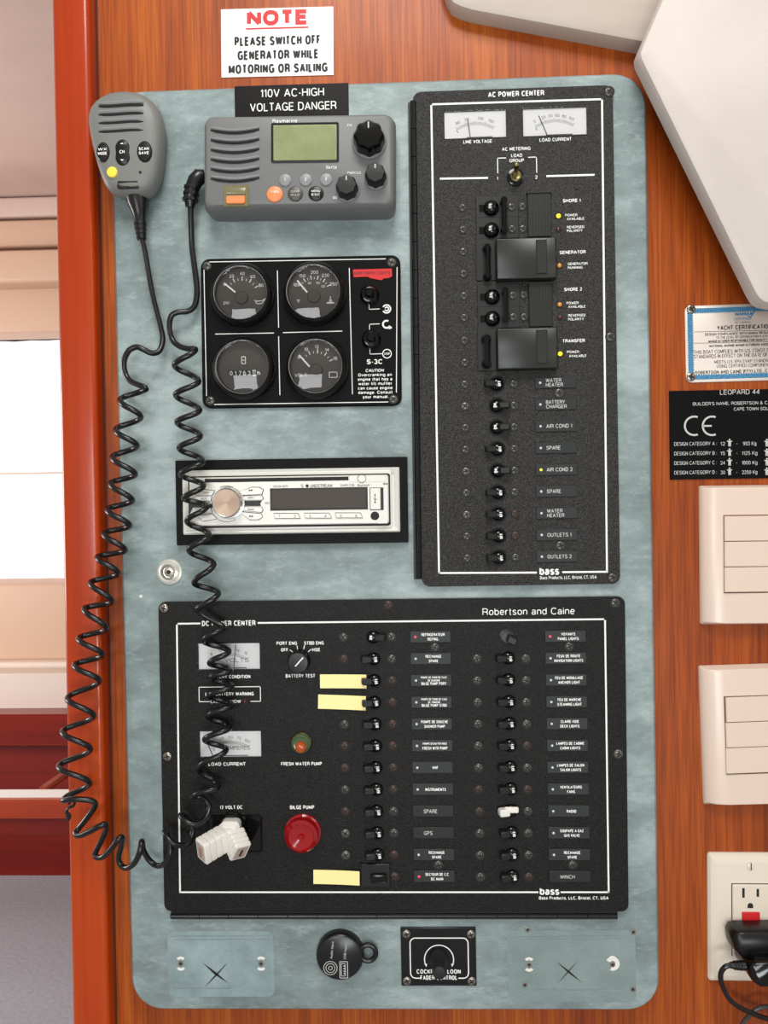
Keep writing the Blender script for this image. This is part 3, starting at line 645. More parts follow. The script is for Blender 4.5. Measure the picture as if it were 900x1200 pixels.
def meter_part(f, x0, y0, x1, y1, word, nums, needle, zero, ov=0.0):
    """edge of window recess is in the plate; this is the face, scale, needle and glass"""
    u, v, W, H = f.ctr(x0, y0, x1, y1, PW)
    bm = bmesh.new(); box(bm, -W/2-.001, W/2+.001, -H/2-.001, H/2+.001, 0, 0.0008); o = part('meter', bm, mface, f.o, (u, v, 0.0022))
    bm = bmesh.new(); cx, cy = 0, -H*1.22; r0 = H*1.22
    for i in range(41):
        a = R_(122-64*i/40); big = i % 10 == 0; l = 0.0036 if big else 0.0026
        rr0 = r0; line(bm, (cx+rr0*cos(a), cy+rr0*sin(a)), (cx+(rr0+l)*cos(a), cy+(rr0+l)*sin(a)), 0.00022, 0.0009)
    for s, a in nums:
        t = R_(a); text(bm, s, cx+(r0+0.0056)*cos(t), cy+(r0+0.0056)*sin(t), None, 0.0024, 0.0009, rot=t-pi/2, bold=0.0)
    if word: text(bm, word, W*0.12, -H*0.16, W*0.40, 0.0034, 0.0009, bold=0.0)
    a = R_(124); line(bm, (cx+r0*0.93*cos(a), cy+r0*0.93*sin(a)), (cx+(r0+0.001)*cos(a), cy+(r0+0.001)*sin(a)), 0.0005, 0.0009)
    line(bm, (-W*0.14, -H*0.46), (W*0.28, -H*0.46), 0.0008, 0.0009)
    link('scale', printed('scale', bm, mat('scale ink', (90, 86, 84), 0.7) if 'scale ink' not in MATS else MATS['scale ink']), o)
    bm = bmesh.new(); (n0, n1) = needle
    bar(bm, (n0[0]*W, n0[1]*H), (n1[0]*W, n1[1]*H), 0.0006, 0.0012, 0.0015); part('needle', bm, blkp, o)
    bm = bmesh.new(); box(bm, -W/2-.0005, W/2+.0005, -H/2-.0005, H/2+.0005, 0.0021, 0.0023); part('glass', bm, clear, o)

# ------------------------------------------------------------------ AC panel
f = Fr('ac_breaker_panel', 'tall black metal breaker panel headed AC POWER CENTER, right side of the grey panel', 'electrical panel', 606, 395, HB, a=(490, 396), b=(722, 390))
x0, x1, y0, y1 = f.rect(489, 103.5, 722.5, 686, PW)
def hole(f, x0, y0, x1, y1): 
    u, v, W, H = f.ctr(x0, y0, x1, y1, PW); return [(u-W/2, v-H/2), (u-W/2, v+H/2), (u+W/2, v+H/2), (u+W/2, v-H/2)]
mw = [(520.8, 130, 593, 161.5), (613, 126.5, 687.5, 158.5)]
me = plate_mesh('face_plate', [(x+(x0+x1)/2, y+(y0+y1)/2) for x, y in rr(x1-x0, y1-y0, 0.007)], [hole(f, *m) for m in mw], 0.0, PW)
me.materials.append(acm); link('face_plate', me, f.o)
hinge(f, (484, 119), (491, 679), 0.0045, 0.0026, 17)
meter_part(f, *mw[0], None, [('80', 116), ('110', 102), ('130', 82), ('150', 66)], ((-0.08, -0.5), (-0.12, 0.2)), 0)
meter_part(f, *mw[1], None, [('0', 120), ('20', 106), ('30', 96), ('60', 86), ('80', 76), ('100', 65)], ((-0.12, -0.48), (-0.25, 0.25)), 0)
bm = bmesh.new(); W = PW+0.0002
frame_lines(bm, f, [(641, 671), (711.3, 670.3), (705.5, 116), (505.2, 122.3), (514.5, 671), (628, 671)][0:0] or [(660, 670.5), (711.3, 670), (705.5, 116.2), (505.4, 122.3), (514.5, 671.5), (628, 671)], 2.2, W)
line(bm, f.q(515.5, 209.4, W), f.q(571.9, 208.4, W), 2.2*f.k, W); line(bm, f.q(640.3, 206.4, W), f.q(696.7, 204.8, W), 2.2*f.k, W)
for s, x, y, wp, c, bo in (('AC POWER CENTER', 604.8, 109.8, 65, 6.2, .03), ('LINE VOLTAGE', 559.8, 165.8, 33.5, 4, .02), ('LOAD CURRENT', 651, 163.4, 37, 4, .02), ('AC METERING', 605, 174.3, 33, 4, .02),
        ('LOAD', 605.5, 182, 13, 4, .02), ('GROUP', 605.5, 188, 17, 4, .02), ('1', 583, 209, 1.5, 4, .02), ('2', 628.5, 207.5, 3, 4, .02),
        ('SHORE 1', 670, 235, 20.5, 4, .03), ('POWER', 669.5, 252, 14, 3, .02), ('AVAILABLE', 674.5, 256.3, 20, 3, .02), ('REVERSED', 674.5, 266, 20, 3, .02), ('POLARITY', 673.5, 270.3, 18, 3, .02),
        ('GENERATOR', 671, 295.5, 30, 4, .03), ('GENERATOR', 677, 309, 23, 3, .02), ('RUNNING', 674, 313.5, 17, 3, .02), ('SHORE 2', 671.5, 339, 20.5, 4, .03),
        ('POWER', 671, 355, 14, 3, .02), ('AVAILABLE', 676, 359.3, 20, 3, .02), ('REVERSED', 676, 369.5, 20, 3, .02), ('POLARITY', 675, 374, 18, 3, .02),
        ('TRANSFER', 672.3, 399.3, 26, 4, .03), ('POWER', 671.5, 412.3, 14, 3, .02), ('AVAILABLE', 677, 417, 20, 3, .02), ('Bass Products, LLC, Bristol, CT, USA', 666, 676.6, 66, 3.8, .01)):
    f.text(bm, s, x, y, wp, c, W, bold=bo)
f.text(bm, 'bass', 643.7, 669.2, 23, 9.2, W, bold=.04, gp=.06)
frame_lines(bm, f, [(583.4, 202.5), (583, 185.3), (592.5, 185)], 1.0, W); frame_lines(bm, f, [(619.5, 184.3), (628.6, 184), (629, 202)], 1.0, W)
link('lettering', printed('lettering', bm, wht), f.o)
# toggle switch
u, v = f.q(604, 208, PW); bm = bmesh.new()
cylst(bm, 0, 0, [(.0072, 0), (.0070, .0015), (.0048, .0022)], 20, 1); cylst(bm, 0, 0, [(.0047, .002), (.0047, .0042), (.0036, .0048), (.0026, .0044)], 16, 0)
ts = part('toggle_switch', bm, [brass, glb], f.o, (u, v, PW))
bm = bmesh.new(); M = Matrix.Rotation(R_(16), 4, 'Z') @ Matrix.Rotation(R_(-14), 4, 'X')
cylst(bm, 0, 0, [(.0012, .003), (.0020, .014), (.0024, .016), (.0020, .0176), (.0008, .0182)], 14, 0, M=M); part('bat_lever', bm, brass, ts)
# double breakers with interlock covers
def duo(boxr, balls, barr, strip, coverr, slotr, handle, sub):
    u, v, Wd, H = f.ctr(*boxr, PW); bm = bmesh.new(); bbox(bm, -Wd/2, Wd/2, -H/2, H/2, 0, .0012, .0003)
    box(bm, -Wd/2, Wd/2, -.0002, .0002, .0012, .0014, 1)
    b = part('double_breaker', bm, [dkp, slt], f.o, (u, v, PW))
    def loc(px, py, w): q = f.q(px, py, w); return (q[0]-u, q[1]-v)
    for px, py in balls:
        bm = bmesh.new(); cylst(bm, 0, 0, [(.0066*cos(R_(a)), .0052*sin(R_(a))) for a in (0, 18, 36, 54, 70, 84)], 20); box(bm, -.010, -.0052, -.0028, .0028, 0, .0006)
        q = loc(px, py, PW+.003); part('toggle_ball', bm, glb, b, (q[0], q[1], .0012))
        bm = bmesh.new(); text(bm, 'ON', 0, 0, .0036, .0028, 0, rot=pi/2, bold=.05); o = link('toggle_mark', printed('toggle_mark', bm, gwh), b, (q[0]-.0014, q[1], .0064)); o.rotation_euler = (0, R_(-12), 0)
    r = f.rect(*barr, PW+.009); bm = bmesh.new()
    for yy in (r[2]+.003, r[3]-.003): cylst(bm, (r[0]+r[1])/2-u, yy-v, [(.0030, .002), (.0028, .0095)], 12)
    bbox(bm, r[0]-u+.001, r[1]-u-.001, r[2]-v, r[3]-v, .0065, .0100, .0010); part('tie_bar', bm, glb, b)
    # ribbed slide
    u2, v2, W2, H2 = f.ctr(*strip, PW+.003); bm = bmesh.new(); bbox(bm, -W2/2, W2/2, -H2/2, H2/2, 0, .0028, .0004)
    for i in range(7):
        x = -W2/2+W2*(i+.8)/7.6; box(bm, x-.0004, x+.0004, -H2/2, H2/2-.002, .0028, .0034)
    box(bm, -W2/2-.0006, W2/2+.0006, H2/2-.0012, H2/2, 0, .004)
    part('ribbed_slide', bm, cov, f.o, (u2, v2, PW))
    u3, v3, W3, H3 = f.ctr(*coverr, PW+.009); bm = bmesh.new()
    rrstack(bm, 0, 0, W3, H3, .0012, [(0, 0), (0, .008), (.0006, .0092), (.0012, .0096)], 0, 3)
    c = part('lock_cover', bm, cov, f.o, (u3, v3, PW))
    s = f.ctr(*slotr, PW+.0096); bm = bmesh.new(); bbox(bm, -s[2]/2, s[2]/2, -s[3]/2, s[3]/2, 0, .0010, .0003, 0)
    for a, b2, c2, d2 in ((-s[2]/2-.0005, -s[2]/2, -s[3]/2-.0005, s[3]/2+.0005), (s[2]/2, s[2]/2+.0005, -s[3]/2-.0005, s[3]/2+.0005), (-s[2]/2, s[2]/2, -s[3]/2-.0008, -s[3]/2), (-s[2]/2, s[2]/2, s[3]/2, s[3]/2+.0004)):
        box(bm, a, b2, c2, d2, 0, .0003, 1)
    part('slide_tab', bm, [cov, slt], c, (s[0]-u3, s[1]-v3, .0096))
    r = f.rect(*handle, PW+.008); bm = bmesh.new(); mx = (r[0]+r[1])/2; Wd2 = (r[1]-r[0])
    for yy in (r[2]+.0035, r[3]-.0035): cylst(bm, 0, yy-v3, [(Wd2*.5, .0), (Wd2*.46, .004), (Wd2*.30, .0092)], 14)
    bbox(bm, -Wd2*.28, Wd2*.28, r[2]-v3+.001, r[3]-v3-.001, .004, .0098, .0012)
    part('breaker_handle', bm, glb, f.o, (mx, v3, PW))
    # base of the covered breaker
    bm = bmesh.new(); bx0 = f.rect(boxr[0], coverr[1], coverr[0]+4, coverr[3]+2, PW); bbox(bm, bx0[0], bx0[1], bx0[2], bx0[3], PW, PW+.0011, .0003); part('breaker_base', bm, dkp, f.o)
duo((557.8, 229.5, 607.5, 280), [(575.8, 243), (576, 269)], (586.5, 230, 595.5, 272), (618.5, 224.5, 645.8, 277), (581.3, 278.3, 652.3, 327), (628.8, 281.5, 640.3, 320.5), (566, 284, 577, 327), 0)
duo((559.5, 333.3, 609, 385), [(577, 347.3), (577.2, 372.8)], (588.5, 336.5, 597, 376.7), (620, 331, 647, 382.5), (582.3, 383.8, 653.6, 432.5), (629, 387, 641, 426), (564.5, 391, 577, 430), 0)
for i, y in enumerate((243.3, 268.9, 294.9, 320.7, 346.7, 372.2, 398.9, 424.9)): screw(f, 542.2+i*0.35, y, PW)
for x, y in ((599.5, 242.3), (600, 268.2), (601.2, 346), (601.5, 371.5)): screw(f, x, y, PW+.0012, SCB)
for x, y in ((612.5, 242), (613, 268), (614, 345.5), (614.3, 371.5)): screw(f, x, y, PW)
for (x, y, m) in ((654.4, 253.3, ledy), (654.4, 269, ledd), (655.5, 311.3, ledo), (655.8, 357, ledo), (656.2, 372, ledd), (656.4, 414.7, ledy)): led_dot(f, x, y, PW, m)
rows = ['off', 'on', 'on', 'off', 'on', 'off', 'off', 'off', 'off']
names = [[('WATER', 18, 4.4), ('HEATER', 20, 4.4)], [('BATTERY', 22, 4.4), ('CHARGER', 24, 4.4)], [('AIR COND 1', 30, 4.6)], [('SPARE', 16.5, 4.6)], [('AIR COND 2', 30, 4.6)], [('SPARE', 16.5, 4.6)], [('WATER', 18, 4.4), ('HEATER', 20, 4.4)], [('OUTLETS 1', 28, 4.6)], [('OUTLETS 2', 28, 4.6)]]
lw = mat('lamp off white', (200, 205, 200), 0.4)
for i in range(9):
    y = 449.9+25.46*i
    breaker(f, 582.0+i*0.33, y, PW, rows[i])
    screw(f, 544.6+i*0.35, y+0.6, PW, SCW if i in (1, 4, 6) else SCB); screw(f, 602+i*0.25, y-0.3, PW, SCR if i in (6, 7) else SCB)
    name_plate(f, 626.7+i*.26, y-8.1, 675+i*.22, y+5.1, PW, tagm, ledy if i == 4 else lw, names[i], left=True)
screw(f, 655.3, 460.8, PW, s=1.15); screw(f, 656.8, 639.7, PW, s=1.15)
for x, y in ((713.8, 107.5), (715.5, 394.8), (717.8, 677.5)): screw(f, x, y, PW, SCB, s=1.15)
screw(f, 675.5, 220, PW, SCB, s=0.5)
acp = f

# ------------------------------------------------------------------ DC panel
f = Fr('dc_breaker_panel', 'wide black metal breaker panel headed DC POWER CENTER, below the stereo and AC panel', 'electrical panel', 462, 886, HB, a=(190, 888), b=(735, 885))
x0, x1, y0, y1 = f.rect(189, 702.5, 734.5, 1068, PW)
mw = [(232.6, 754, 304.3, 784.3), (234.3, 857, 305.8, 887)]
me = plate_mesh('face_plate', [(x+(x0+x1)/2, y+(y0+y1)/2) for x, y in rr(x1-x0, y1-y0, 0.006)], [hole(f, *m) for m in mw], 0.0, PW)
me.materials.append(dcm); link('face_plate', me, f.o)
hinge(f, (200, 1073.5), (724, 1073.5), 0.003, 0.0020, 15)
meter_part(f, *mw[0], 'VOLTS', [('8', 118), ('10', 104), ('12', 90), ('14', 77), ('16', 64)], ((0.07, -0.45), (0.11, 0.45)), 0)
meter_part(f, *mw[1], 'AMPERES', [('0', 118), ('25', 104), ('50', 90), ('75', 77), ('100', 64)], ((-0.30, -0.45), (-0.42, 0.3)), 0)
bm = bmesh.new()
frame_lines(bm, f, [(233.8, 730.6), (207.2, 731), (211, 1045.6), (630, 1045.6)], 2.0, W)
frame_lines(bm, f, [(303, 730), (709, 725.6), (713.3, 1045.6), (658, 1045.6)], 2.0, W)
f.text(bm, 'DC POWER CENTER', 268, 730.3, 63, 6.2, W, bold=.03)
f.text(bm, 'Robertson and Caine', 619.3, 716.4, 106, 8, W, bold=.004)
for s, x, y, wp, c in (('BATTERY CONDITION', 269, 793, 49, 4.2), ('LOW BATTERY WARNING', 269, 813.2, 57, 4.2), ('CHARGE NOW', 264.5, 822, 36, 4.2), ('LOAD CURRENT', 266, 895.3, 44, 4.2), ('PORT ENG', 336, 753.8, 24, 4),
        ('STBD ENG', 367.8, 753.5, 23, 4), ('OFF', 333.5, 761.5, 8.5, 4), ('HSE', 370.5, 761.3, 9.5, 4), ('BATTERY TEST', 352, 792, 34.5, 4.2), ('FRESH WATER PUMP', 353.3, 895, 48, 4.2), ('12 VOLT DC', 271, 946, 26.5, 4.2),
        ('BILGE PUMP', 354, 946, 28.5, 4.4), ('Bass Products, LLC, Bristol, CT, USA', 672.3, 1052.3, 80, 3.8)):
    f.text(bm, s, x, y, wp, c, W, bold=.03)
f.text(bm, 'bass', 644, 1044.5, 22.5, 8.5, W, bold=.035, gp=.06)
frame_lines(bm, f, [(246, 822.3), (233.4, 822.3), (233.2, 805.3), (305, 804.6), (305.3, 821.8), (294, 821.9)], 0.9, W)
for a, b in (((339.5, 761.5), (343, 764)), ((348, 756.5), (348.7, 761)), ((356.8, 756.3), (355.8, 761)), ((364.5, 761), (361, 764))): line(bm, f.q(*a, W), f.q(*b, W), 0.9*f.k, W)
link('lettering', printed('lettering', bm, wht), f.o)
led_dot(f, 286.8, 822, PW, ledd)
# battery test rotary knob
u, v = f.q(350, 775.5, PW+.006); bm = bmesh.new(); cylst(bm, 0, 0, [(.0092, 0), (.0090, .008), (.0080, .0105), (.0040, .0108)], 28)
k = part('rotary_knob', bm, blk, f.o, (u, v, PW)); bm = bmesh.new(); bar(bm, (-.0022, -.0028), (.0045, .0045), .0010, .0109, .0112); part('pointer', bm, wht, k)
# lamps
def lamp(px, py, r, m1, m2, lens_h, name, lab, ringm):
    u, v = f.q(px, py, PW+lens_h*0.6); bm = bmesh.new()
    cylst(bm, 0, 0, [(r*1.1, 0), (r*1.1, .002), (r*1.0, .003)], 28)
    o = part(name, bm, ringm, f.o, (u, v, PW), label=lab)
    bm = bmesh.new(); cylst(bm, 0, 0, [(r, .002), (r*.97, lens_h*.8), (r*.80, lens_h), (r*.74, lens_h*.9), (r*.2, lens_h*.82), (r*.12, lens_h*.95)], 28); part('lens', bm, m1, o)
    return o
lamp(353.4, 979, .0142, redl, redl, .0125, 'warning_lamp', 'large round red lamp', redl)
o = lamp(352.6, 871.5, .0082, grl, grl, .0065, 'pump_lamp', 'small lamp with green and amber lens', brass)
bm = bmesh.new(); cylst(bm, 0, -.0024, [(.0048, .0055), (.0042, .0075), (.002, .0085)], 16); part('amber_bulb', bm, ambl, o)
# main breaker and round switch
u, v, Wd, H = f.ctr(423, 1013, 457, 1040, PW+.003); bm = bmesh.new(); bbox(bm, -Wd/2, Wd/2, -H/2, H/2, 0, .0024, .0004); o = part('main_breaker', bm, blk, f.o, (u, v, PW))
bm = bmesh.new(); bbox(bm, -.0045, .0095, -.0045, .002, .0024, .0068, .001, M=Matrix.Rotation(R_(3), 4, 'Y')); part('toggle_paddle', bm, glb, o)
dl = [[('REFRIGERATEUR', 27, 3.4), ('REFRIG.', 13, 3.4)], [('RECHANGE', 18.5, 3.4), ('SPARE', 11, 3.4)], [('POMPE DE FOND DE CALE', 30, 2.4), ('DE BABORD', 14, 2.4), ('BILGE PUMP PORT', 29, 3.4)],
      [('POMPE DE FOND DE CALE', 30, 2.4), ('DE TRIBORD', 14, 2.4), ('BILGE PUMP STBD', 29, 3.4)], [('POMPE DE DOUCHE', 31, 3.4), ('SHOWER PUMP', 24, 3.4)], [("POMPE D'EAU POTABLE", 28, 2.6), ('FRESH WTR PUMP', 29, 3.6)],
      [('VHF', 7, 3.6)], [('INSTRUMENTS', 24, 3.6)], [('SPARE', 16, 4.6)], [('GPS', 10, 4.6)], [('RECHANGE', 18.5, 3.4), ('SPARE', 11, 3.4)], [('SECTEUR DE C.C', 27, 3.4), ('DC MAIN', 14, 3.4)]]
drr = [[('VOYANTS', 16, 3.4), ('PANEL LIGHTS', 24, 3.4)], [('FEUX DE ROUTE', 27, 3.4), ('NAVIGATION LIGHTS', 33, 3.4)], [('FEU DE MOUILLAGE', 32, 3.4), ('ANCHOR LIGHT', 25, 3.4)], [('FEU DE MARCHE', 27, 3.4), ('STEAMING LIGHT', 28, 3.4)],
      [('CLAIRE-VOIE', 21, 3.4), ('DECK LIGHTS', 22, 3.4)], [('LAMPES DE CABINE', 32, 3.4), ('CABIN LIGHTS', 23, 3.4)], [('LAMPES DE SALON', 31, 3.4), ('SALON LIGHTS', 24, 3.4)], [('VENTILATEURS', 25, 3.4), ('FANS', 9, 3.4)],
      [('RADIO', 11, 3.6)], [('SOUPAPE A GAZ', 27, 3.4), ('GAS VALVE', 18, 3.4)], [('RECHANGE', 19, 3.4), ('SPARE', 11, 3.4)], [('WINCH', 17, 4.4)]]
for i in range(12):
    y = 746.6+25.5*i; yr = 745.6+25.57*i
    if i < 11: breaker(f, 437.4+i*0.52, y, PW, 'on' if i == 0 else 'off')
    if i not in (2, 3, 11): screw(f, 402.4+i*.28, y+.3, PW, SCR if i in (1, 5, 6, 8) else SCW if i > 8 else SCB, s=1.05)
    screw(f, 458.6+i*.33, y, PW, SCR if i in (2, 3, 4, 5, 6, 7, 10, 11) else SCB, s=1.05)
    flatl = i in (8, 9)
    name_plate(f, 480.6+i*.40, y-7.2, 528+i*.44, y+6.2, PW, tagb if flatl else tagm, ledr if i in (0, 11) else lw if not flatl else slt, dl[i], left=flatl)
    if i == 0:
        u, v = f.q(595.5, yr+.5, PW+.002); bm = bmesh.new(); cylst(bm, 0, 0, [(.0072, 0), (.0072, .0006), (.0060, .0010)], 24); cylst(bm, -.0004, 0, [(.0052, .0006), (.0050, .0014), (.0030, .0016)], 22)
        o = part('breaker', bm, blk, f.o, (u, v, PW), label='round switch without a mark'); bm = bmesh.new(); bbox(bm, -.0005, .0075, -.0045, .0020, .0012, .0075, .001, M=Matrix.Rotation(R_(-25), 4, 'Z')); part('toggle_paddle', bm, dkp, o)
    else:
        breaker(f, 595.5+(i-1)*.5, yr, PW, 'off', cap=(i == 8))
        screw(f, 558.8+(i-1)*.42, yr+.8, PW, SCR if i in (7, 8) else SCB, s=1.05); screw(f, 616+(i-1)*.36, yr+.6, PW, SCR if i in (5, 7, 11) else SCB, s=1.05)
    name_plate(f, 638.4+i*.44, yr-6.8, 686.3+i*.5, yr+6.6, PW, tagb if i == 11 else tagm, ledr if i == 0 else lw if i < 11 else slt, drr[i], left=(i == 11))
for x, y in ((509.6, 758.6), (513.8, 1013.4), (667, 757.6), (671, 1013.3)): screw(f, x, y, PW, SCB, s=1.05)
for x, y, m in ((192.2, 712.7, SCS), (196.2, 886.5, SCS), (455, 709.3, SCR), (721, 706.8, SCB), (724.4, 883.4, SCW)): screw(f, x, y, PW, m, s=1.1)
bm = bmesh.new(); u, v = f.q(288.8, 1028, PW); cylst(bm, u, v, [(.0012, PW), (.0012, PW+.0003)], 10); part('empty_hole', bm, slt, f.o)
# 12 volt socket plate
u, v, Wd, H = f.ctr(243, 955.5, 307.2, 998.8, PW+.001); bm = bmesh.new()
rrstack(bm, 0, 0, Wd, H, .003, [(0, 0), (0, .0012), (.0006, .0020), (.0012, .0020), (.0016, .0014)], 0, 4)
cylst(bm, .0105, .0015, [(.0032, .0014), (.0030, .0030), (.0022, .0030)], 16); sk = part('socket_plate', bm, glb, f.o, (u, v, PW))
bm = bmesh.new(); cylst(bm, 0, 0, [(.0105, 0), (.0105, .006), (.0095, .0075)], 24); q = f.q(272, 967, PW+.004); part('power_socket', bm, blk, f.o, (q[0], q[1], PW))
dcp = f
# small meter face outlines etc. done

# tapes over the breakers
tp = [((375, 790.2), (429.5, 789.8), (429.5, 806), 'upper of the two blank yellow tape tags stacked beside bilge pump breakers'),
      ((373, 813.7), (429, 815), (421.5, 831.5), 'lower of the two blank yellow tape tags stacked beside bilge pump breakers'),
      ((367.3, 1019), (421.5, 1019.5), (422, 1036), 'blank yellow tape tag by the main breaker at the bottom edge of the DC panel')]
for (a, b, c, lab) in tp:
    g = Fr('tape_tag', lab, 'tag', (a[0]+b[0])/2, (a[1]+c[1])/2, HB+PW+.0002, a=a, b=b, group='blank yellow tape tags on the DC panel')
    u0, v1 = g.q(*a); u1, _ = g.q(b[0], b[1]); _, v0 = g.q(c[0], c[1]); n = 8; rows = []
    for i in range(n+1):
        x = u0+(u1-u0)*i/n; z = .0003+.0022*(i/n)**2
        rows.append([(x, v0, z), (x, v1, z), (x, v1, z+.0003), (x, v0, z+.0003)])
    bm = bmesh.new(); loft(bm, rows); part('tape', bm, tape, g.o)

# white two way adaptor in the 12 volt socket
g = Fr('power_adaptor', 'white ribbed two way plug adaptor in the 12 volt socket', 'adaptor', 272, 968, HB+PW+.0076, rot=0.0)
def arm(name, ax_, base, length, wd, hg, ribs, lab=None):
    z = Vector(ax_).normalized(); x = Vector((0.15, 1, 0.1)).cross(z).normalized(); y = z.cross(x)
    M = Matrix(((x.x, y.x, z.x, base[0]), (x.y, y.y, z.y, base[1]), (x.z, y.z, z.z, base[2]), (0, 0, 0, 1)))
    bm = bmesh.new(); prof = [(.001, 0)]
    for i in range(ribs):
        t0 = length*i/ribs; t1 = length*(i+1)/ribs
        prof += [(.0, t0+.0012), (.0, t1-.0004), (.0009, t1)]
    prof += [(.0009, length+.0004)]
    rrstack(bm, 0, 0, wd, hg, .002, prof, 0, 3, M=M)
    rrstack(bm, 0, 0, wd-.0045, hg-.0045, .001, [(0, length+.0002), (0, length+.0007)], 1, 3, M=M)
    rrstack(bm, 0, 0, wd-.0125, hg-.0105, .0008, [(0, length+.0006), (0, length+.0011)], 2, 3, M=M)
    part(name, bm, [plug, mat('socket rim '+name, (176, 160, 146), .5), brass if name == 'right_arm' else mat('socket tongue', (150, 110, 90), .4)], g.o)
bm = bmesh.new(); rrstack(bm, 0, 0, .016, .014, .004, [(.002, -.004), (0, 0), (0, .008), (.003, .012)], 0, 4)
part('plug_body', bm, plug, g.o)
arm('left_arm', (-.70, -.22, .68), (-.001, -.005, .006), .027, .0145, .0195, 5)
arm('right_arm', (.50, -.58, .64), (.002, -.005, .006), .017, .0145, .0185, 4)

# ------------------------------------------------------------------ engine gauge panel
f = Fr('engine_gauge_panel', 'black engine panel with four round gauges and a red logo, below the marine radio', 'gauge panel', 352, 389, HB, a=(237, 391), b=(470, 387))
GW = .0030; x0, x1, y0, y1 = f.rect(236, 301, 470, 477, GW)
bm = bmesh.new(); rrstack(bm, (x0+x1)/2, (y0+y1)/2, x1-x0, y1-y0, .0075, [(0, 0), (0, GW-.0008), (.0008, GW)], n=6); part('face_plate', bm, gpm, f.o)
W = GW+.0002; bm = bmesh.new()
for a, b in (((243.5, 307), (452, 303.3)), ((239, 316), (242, 464)), ((251, 474), (455, 471)), ((465.3, 313), (464.5, 460)), ((325, 317), (326.5, 384)), ((326.5, 394), (328, 463)), ((252, 391.5), (321, 390.2)), ((331.5, 389.8), (401, 388)), ((409.3, 314), (413, 462))):
    line(bm, f.q(*a, W), f.q(*b, W), 0.9*f.k, W)
f.text(bm, 'S-3C', 439, 423.8, 18.5, 5.6, W, bold=.03)
for i, s in enumerate(('CAUTION', 'Overcranking an', 'engine that has a', 'water lift muffler', 'can cause engine', 'damage. Consult', 'your manual.')):
    f.text(bm, s, 439.2+i*.15, 434+i*5.15, (21, 39, 40, 39, 40, 40, 30)[i], 3.6, W, bold=.025, shear=.2 if i == 0 else 0)
for pts in ([(432.5, 356), (432.5, 362.5), (444.5, 362)], [(444.5, 379.5), (433, 380), (433, 386)], [(433.5, 408), (433.5, 415), (447, 414.5)]): frame_lines(bm, f, pts, .8, W)
# glow plug coil, start arrow, stop sign symbols
for r_, w_ in ((4.6, 1.6),):
    u, v = f.q(453, 362, W); arc(bm, u, v, r_*f.k, w_*f.k, -150, 150, W, 16); arc(bm, u+.0002, v, 2.1*f.k, 1.3*f.k, -160, 160, W, 12)
    u, v = f.q(453, 380, W); arc(bm, u, v, 4.2*f.k, 2.0*f.k, 60, 330, W, 16); flat(bm, [(u+.0018, v-.0042), (u+.0048, v-.0032), (u+.0028, v-.0010)], W)
    u, v = f.q(453.5, 414.5, W); arc(bm, u, v, 5.0*f.k, 1.0*f.k, 0, 360, W, 18); text(bm, 'STOP', u, v, 6.5*f.k, 2.6*f.k, W)
link('lettering', printed('lettering', bm, wht), f.o)
bm = bmesh.new(); pts = [(413.5, 316), (459, 314.8), (459.5, 324), (455, 326), (450, 326.3), (447, 328.5), (434, 326), (431, 324.3), (414.5, 325)]
poly(bm, [f.q(x, y, W) for x, y in pts], W, W+.0003, 0)
q0 = f.q(436, 319.8, W+.0004); text(bm, 'NORTHERN LIGHTS', q0[0], q0[1], 42*f.k, 3.8*f.k, W+.0005, mi=1, bold=.02)
link('logo', printed('logo', bm, [redp, mat('dark red print', (110, 10, 14), .5)]), f.o, label='red lightning shaped logo')
for x, y in ((242.5, 311.7), (459, 307.6), (246.4, 469.8), (461, 468)): screw(f, x, y, GW, SCW, s=1.0)
